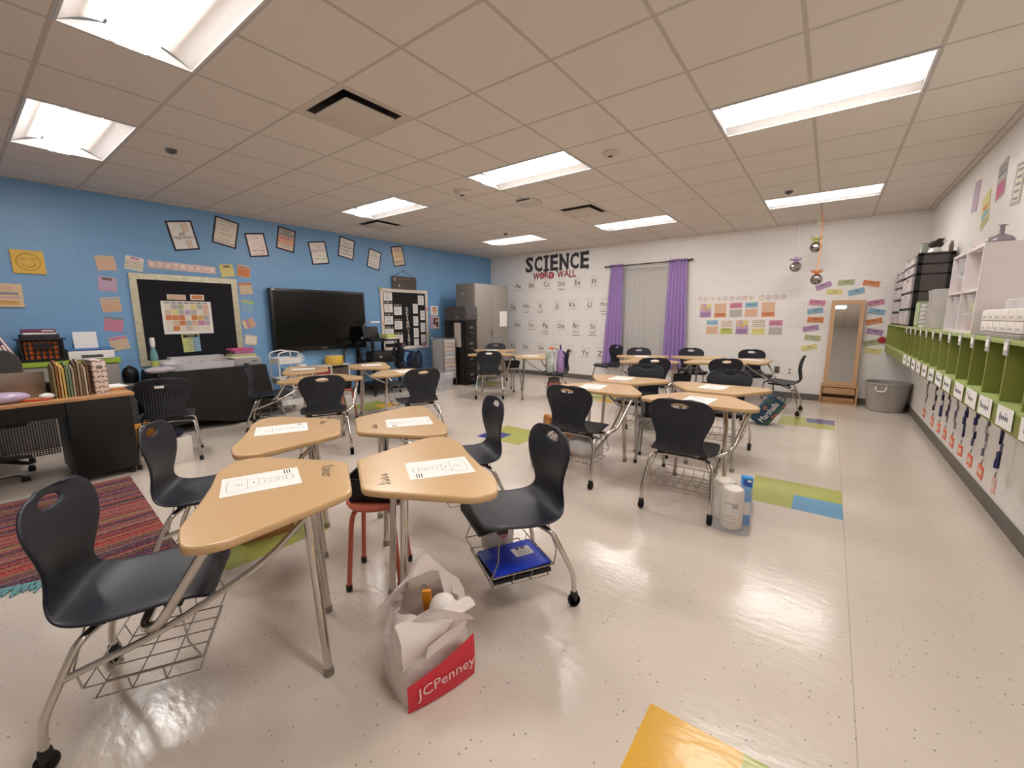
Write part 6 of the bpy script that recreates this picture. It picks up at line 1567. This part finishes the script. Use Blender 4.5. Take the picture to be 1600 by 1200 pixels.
b = MB(); b.bx(-.15, .13, -.44, .44, 0, .022, GREYP, .004); one(b, 'grey_tray', 'grey tray under the small white drawer unit on the cubbies', 'tray', loc=(.87, 3.47, TZ))
r = empty('drawer_unit', (.86, 3.50, TZ + .0225), 0, 'white nine drawer desktop unit on the cubbies before the white shelf', 'drawer unit')
DUW = mat('white_drawer_plastic', (236, 230, 224), .35, var=.02)
MB().bx(-.10, .12, -.37, .37, 0, .13, DUW, .004).build('body', r)
for z in (.004, .067):
    for k in range(6):
        y = -.362 + k * .1215
        d_ = MB().bx(-.112, -.1005, y, y + .115, z, z + .058, DUW, .002).build('drawer', r)
        MB().bx(-.1135, -.1125, y + .03, y + .085, z + .012, z + .026, mat('drawer_slot', (196, 188, 182), .5)).build('slot', d_, smooth=False)
for k in range(3):
    b = MB(); b.lathe([(.03, 0), (.034, .01), (.034, .05), (.02, .06)], (0, 0, 0), FROST, 16); one(b, 'clear_jar', ('clear jar at the far end of the white drawer unit', 'clear jar in the middle of the white drawer unit', 'clear jar at the near end of the white drawer unit')[k], 'jar', 'clear jars on the white drawer unit', loc=(.84, 3.72 - k * .22, TZ + .1530))

# motto strips high on the right wall
def wallstrip(u, v, w, h, a, lb, base, ds): card('motto_strip', lb, 'poster', 'R', (u, v, w, h, a), base, ds, [])
wallstrip(-6.24, 2.56, .21, .29, -4.6, 'lilac motto poster farthest along the right wall', colour('lilac'), [(-.4, .38 - k * .16, .4, .42 - k * .16, colour('greytone')) for k in range(6)])
wallstrip(-5.80, 2.35, .22, .30, 15, 'yellow and orange motto poster, lower one on the right wall', colour('yellow'), [(-.3, .0, .3, .14, colour('orange')), (-.4, -.25, .4, -.05, colour('blue')), (-.4, -.46, .4, -.30, colour('green'))])
wallstrip(-5.43, 2.52, .22, .30, 7, 'grey and magenta motto poster, third along the right wall', colour('greytone'), [(-.46, -.46, .46, -.06, colour('magenta')), (-.4, .15, .4, .2, INK), (-.4, .3, .4, .34, INK)])
wallstrip(-4.96, 2.38, .22, .30, -5.7, 'grey bordered motto poster nearest us on the right wall', colour('greytone'), [(-.36, -.42, .36, .42, colour('cream'))] + [(-.28, .3 - k * .17, .28, .36 - k * .17, GREYINK) for k in range(5)])

# ---------------------------------------------------------------- mirror, tub, disco balls, outlets
PINE = wood_mat('pine_mirror', (178, 140, 104), (200, 162, 124), .5, (7, 7, 1), 4)
r = empty('standing_mirror', (.20, 8.52, 0), 0, 'tall wooden framed mirror with a drawer base against the back wall', 'mirror')
b = MB(); b.bx(-.24, .24, -.115, .105, .0, .03, PINE).bx(-.24, .24, -.115, .105, .285, .31, PINE).bx(-.24, -.215, -.115, .105, .03, .285, PINE).bx(.215, .24, -.115, .105, .03, .285, PINE).bx(-.215, .215, .09, .105, .03, .285, PINE); b.build('base_box', r, smooth=False)
d_ = MB().bx(-.205, .205, -.105, .08, .17, .272, wood_mat('pine_drawer', (170, 128, 88), (196, 156, 112), .5, (1, 7, 7), 4), .003).build('drawer', r)
MB().bx(-.205, .205, -.09, .08, .032, .11, wood_mat('pine_drawer_b', (150, 108, 72), (186, 146, 104), .5, (1, 7, 7), 4), .003).build('drawer', r)
fr = empty('mirror_frame', (0, 0, 0)); 
bpy.data.objects.remove(fr)
TL = Matrix.Translation((0, -.06, .311)) @ Matrix.Rotation(math.radians(-4.5), 4, 'X')
b = MB(); b.M = TL; Wm, Hm = .21, 1.345
b.bx(-Wm, Wm, -.012, .012, 0, .055, PINE).bx(-Wm, Wm, -.012, .012, Hm - .06, Hm, PINE).bx(-Wm, -Wm + .055, -.012, .012, .055, Hm - .06, PINE).bx(Wm - .055, Wm, -.012, .012, .055, Hm - .06, PINE); b.build('mirror_frame', r, smooth=False)
b = MB(); b.M = TL; b.bx(-Wm + .055, Wm - .055, -.004, .008, .055, Hm - .06, mat('mirror_glass', (226, 226, 222), .02, 1.0, var=.0)); b.build('glass', r, smooth=False)
r = empty('laundry_tub', (.765, 8.33, 0), 0, 'round grey tub with white rope handles in the back right corner', 'tub')
b = MB(); TUB = mat('grey_tub_plastic', (158, 152, 146), .5, var=.03)
b.lathe([(.20, 0), (.215, .01), (.26, .40), (.268, .405), (.268, .43), (.255, .43), (.25, .40), (.20, .02), (.05, .018)], (0, 0, 0), TUB, 40); b.build('tub', r)
for s, a in ((1, -1.9), (-1, 1.2)):
    c, s_ = math.cos(a), math.sin(a); tx, ty = -s_, c; R0 = .262
    b = MB(); b.tube(fillet([(R0 * c + tx * .06, R0 * s_ + ty * .06, .385), (R0 * c * 1.06 + tx * .055, R0 * s_ * 1.06 + ty * .055, .31), (R0 * c * 1.06 - tx * .055, R0 * s_ * 1.06 - ty * .055, .31), (R0 * c - tx * .06, R0 * s_ - ty * .06, .385)], .05, 5), .011, mat('white_rope', (226, 220, 210), .8, bump=.4, bscale=90), 8); b.build('rope_handle', r)
def facet_ball(b, c, r_):
    i = b.mi(mat('mirror_tile', (196, 192, 190), .08, 1.0, var=.25, scale=60)); nv, nu = 12, 20; rd = random.Random(1)
    for k in range(nv):
        for q in range(nu):
            P = []
            for dk, dq in ((.06, .06), (.06, .94), (.94, .94), (.94, .06)):
                th = math.pi * (k + dk) / nv; ph_ = 2 * math.pi * (q + dq) / nu
                P.append(Vector((math.sin(th) * math.cos(ph_), math.sin(th) * math.sin(ph_), math.cos(th))))
            j = Vector((rd.uniform(-.02, .02), rd.uniform(-.02, .02), rd.uniform(-.02, .02)))
            f = b.face([Vector(c) + (p + j * (0.5 + p.dot(j))) * r_ for p in P], mat('mirror_tile'))
    b.sphere(c, r_ * .985, DGREY, 18, 12)
for (x, y, z, nm, c, lb, yy) in ((-.517, 8.1, 2.168, 'lilac', (186, 160, 206), 'silver disco ball with lilac tulle, left of the three', 8.10), (-.284, 8.1, 2.444, 'lime', (204, 214, 120), 'silver disco ball with lime tulle, highest of the three', 8.1), (-.231, 8.1, 1.952, 'orange', (240, 150, 84), 'silver disco ball with orange tulle, lowest of the three', 7.96)):
    r = empty('disco_ball', (x, yy, z), 0, lb, 'disco ball', 'disco balls hanging from the ceiling')
    b = MB(); facet_ball(b, (0, 0, 0), .08); b.build('ball', r, smooth=False)
    b = MB(); tl = mat('tulle_' + nm, c, .8, alpha=.55); rd = random.Random(len(nm)); b.sphere((0, 0, .095), .03, mat('knot_' + nm, c, .8), 10, 6)
    for k in range(12):
        a = 2 * math.pi * k / 12; w_ = .035; e = Vector((math.cos(a), math.sin(a), 0)) * rd.uniform(.07, .10); up_ = rd.uniform(.02, .07); t_ = Vector((-math.sin(a), math.cos(a), 0)) * w_
        b.face([(0, 0, .085), tuple(e * .6 + t_ + Vector((0, 0, .105))), tuple(e + t_ * .6 + Vector((0, 0, .09 + up_))), tuple(e - t_ * .6 + Vector((0, 0, .08 + up_))), tuple(e * .6 - t_ + Vector((0, 0, .10)))], tl)
    b.build('tulle_bow', r)
    MB().tube([(0, 0, .085), (.01, .02, (ZC - z) * .6), (.0, 0, ZC - z)], .006, mat('ribbon_' + nm, tuple(int(v * .5 + 115) for v in c) if nm != 'orange' else c, .6), 6).build('ribbon', r)
for (x, z, lb, dark) in ((-.677, .483, 'grey electrical outlet plate on the back wall, left one', 1), (-.49, .47, 'pale electrical outlet plate on the back wall, right one', 0)):
    b = MB(); b.bx(-.04, .04, -.006, 0, -.06, .06, STEEL if dark else WHITE, .002)
    for s in (-1, 1): b.bx(-.018, .018, -.008, -.006, s * .028 - .016, s * .028 + .016, DGREY if dark else GREYP)
    one(b, 'outlet_plate', lb, 'outlet', loc=(x, YD - .001, z))
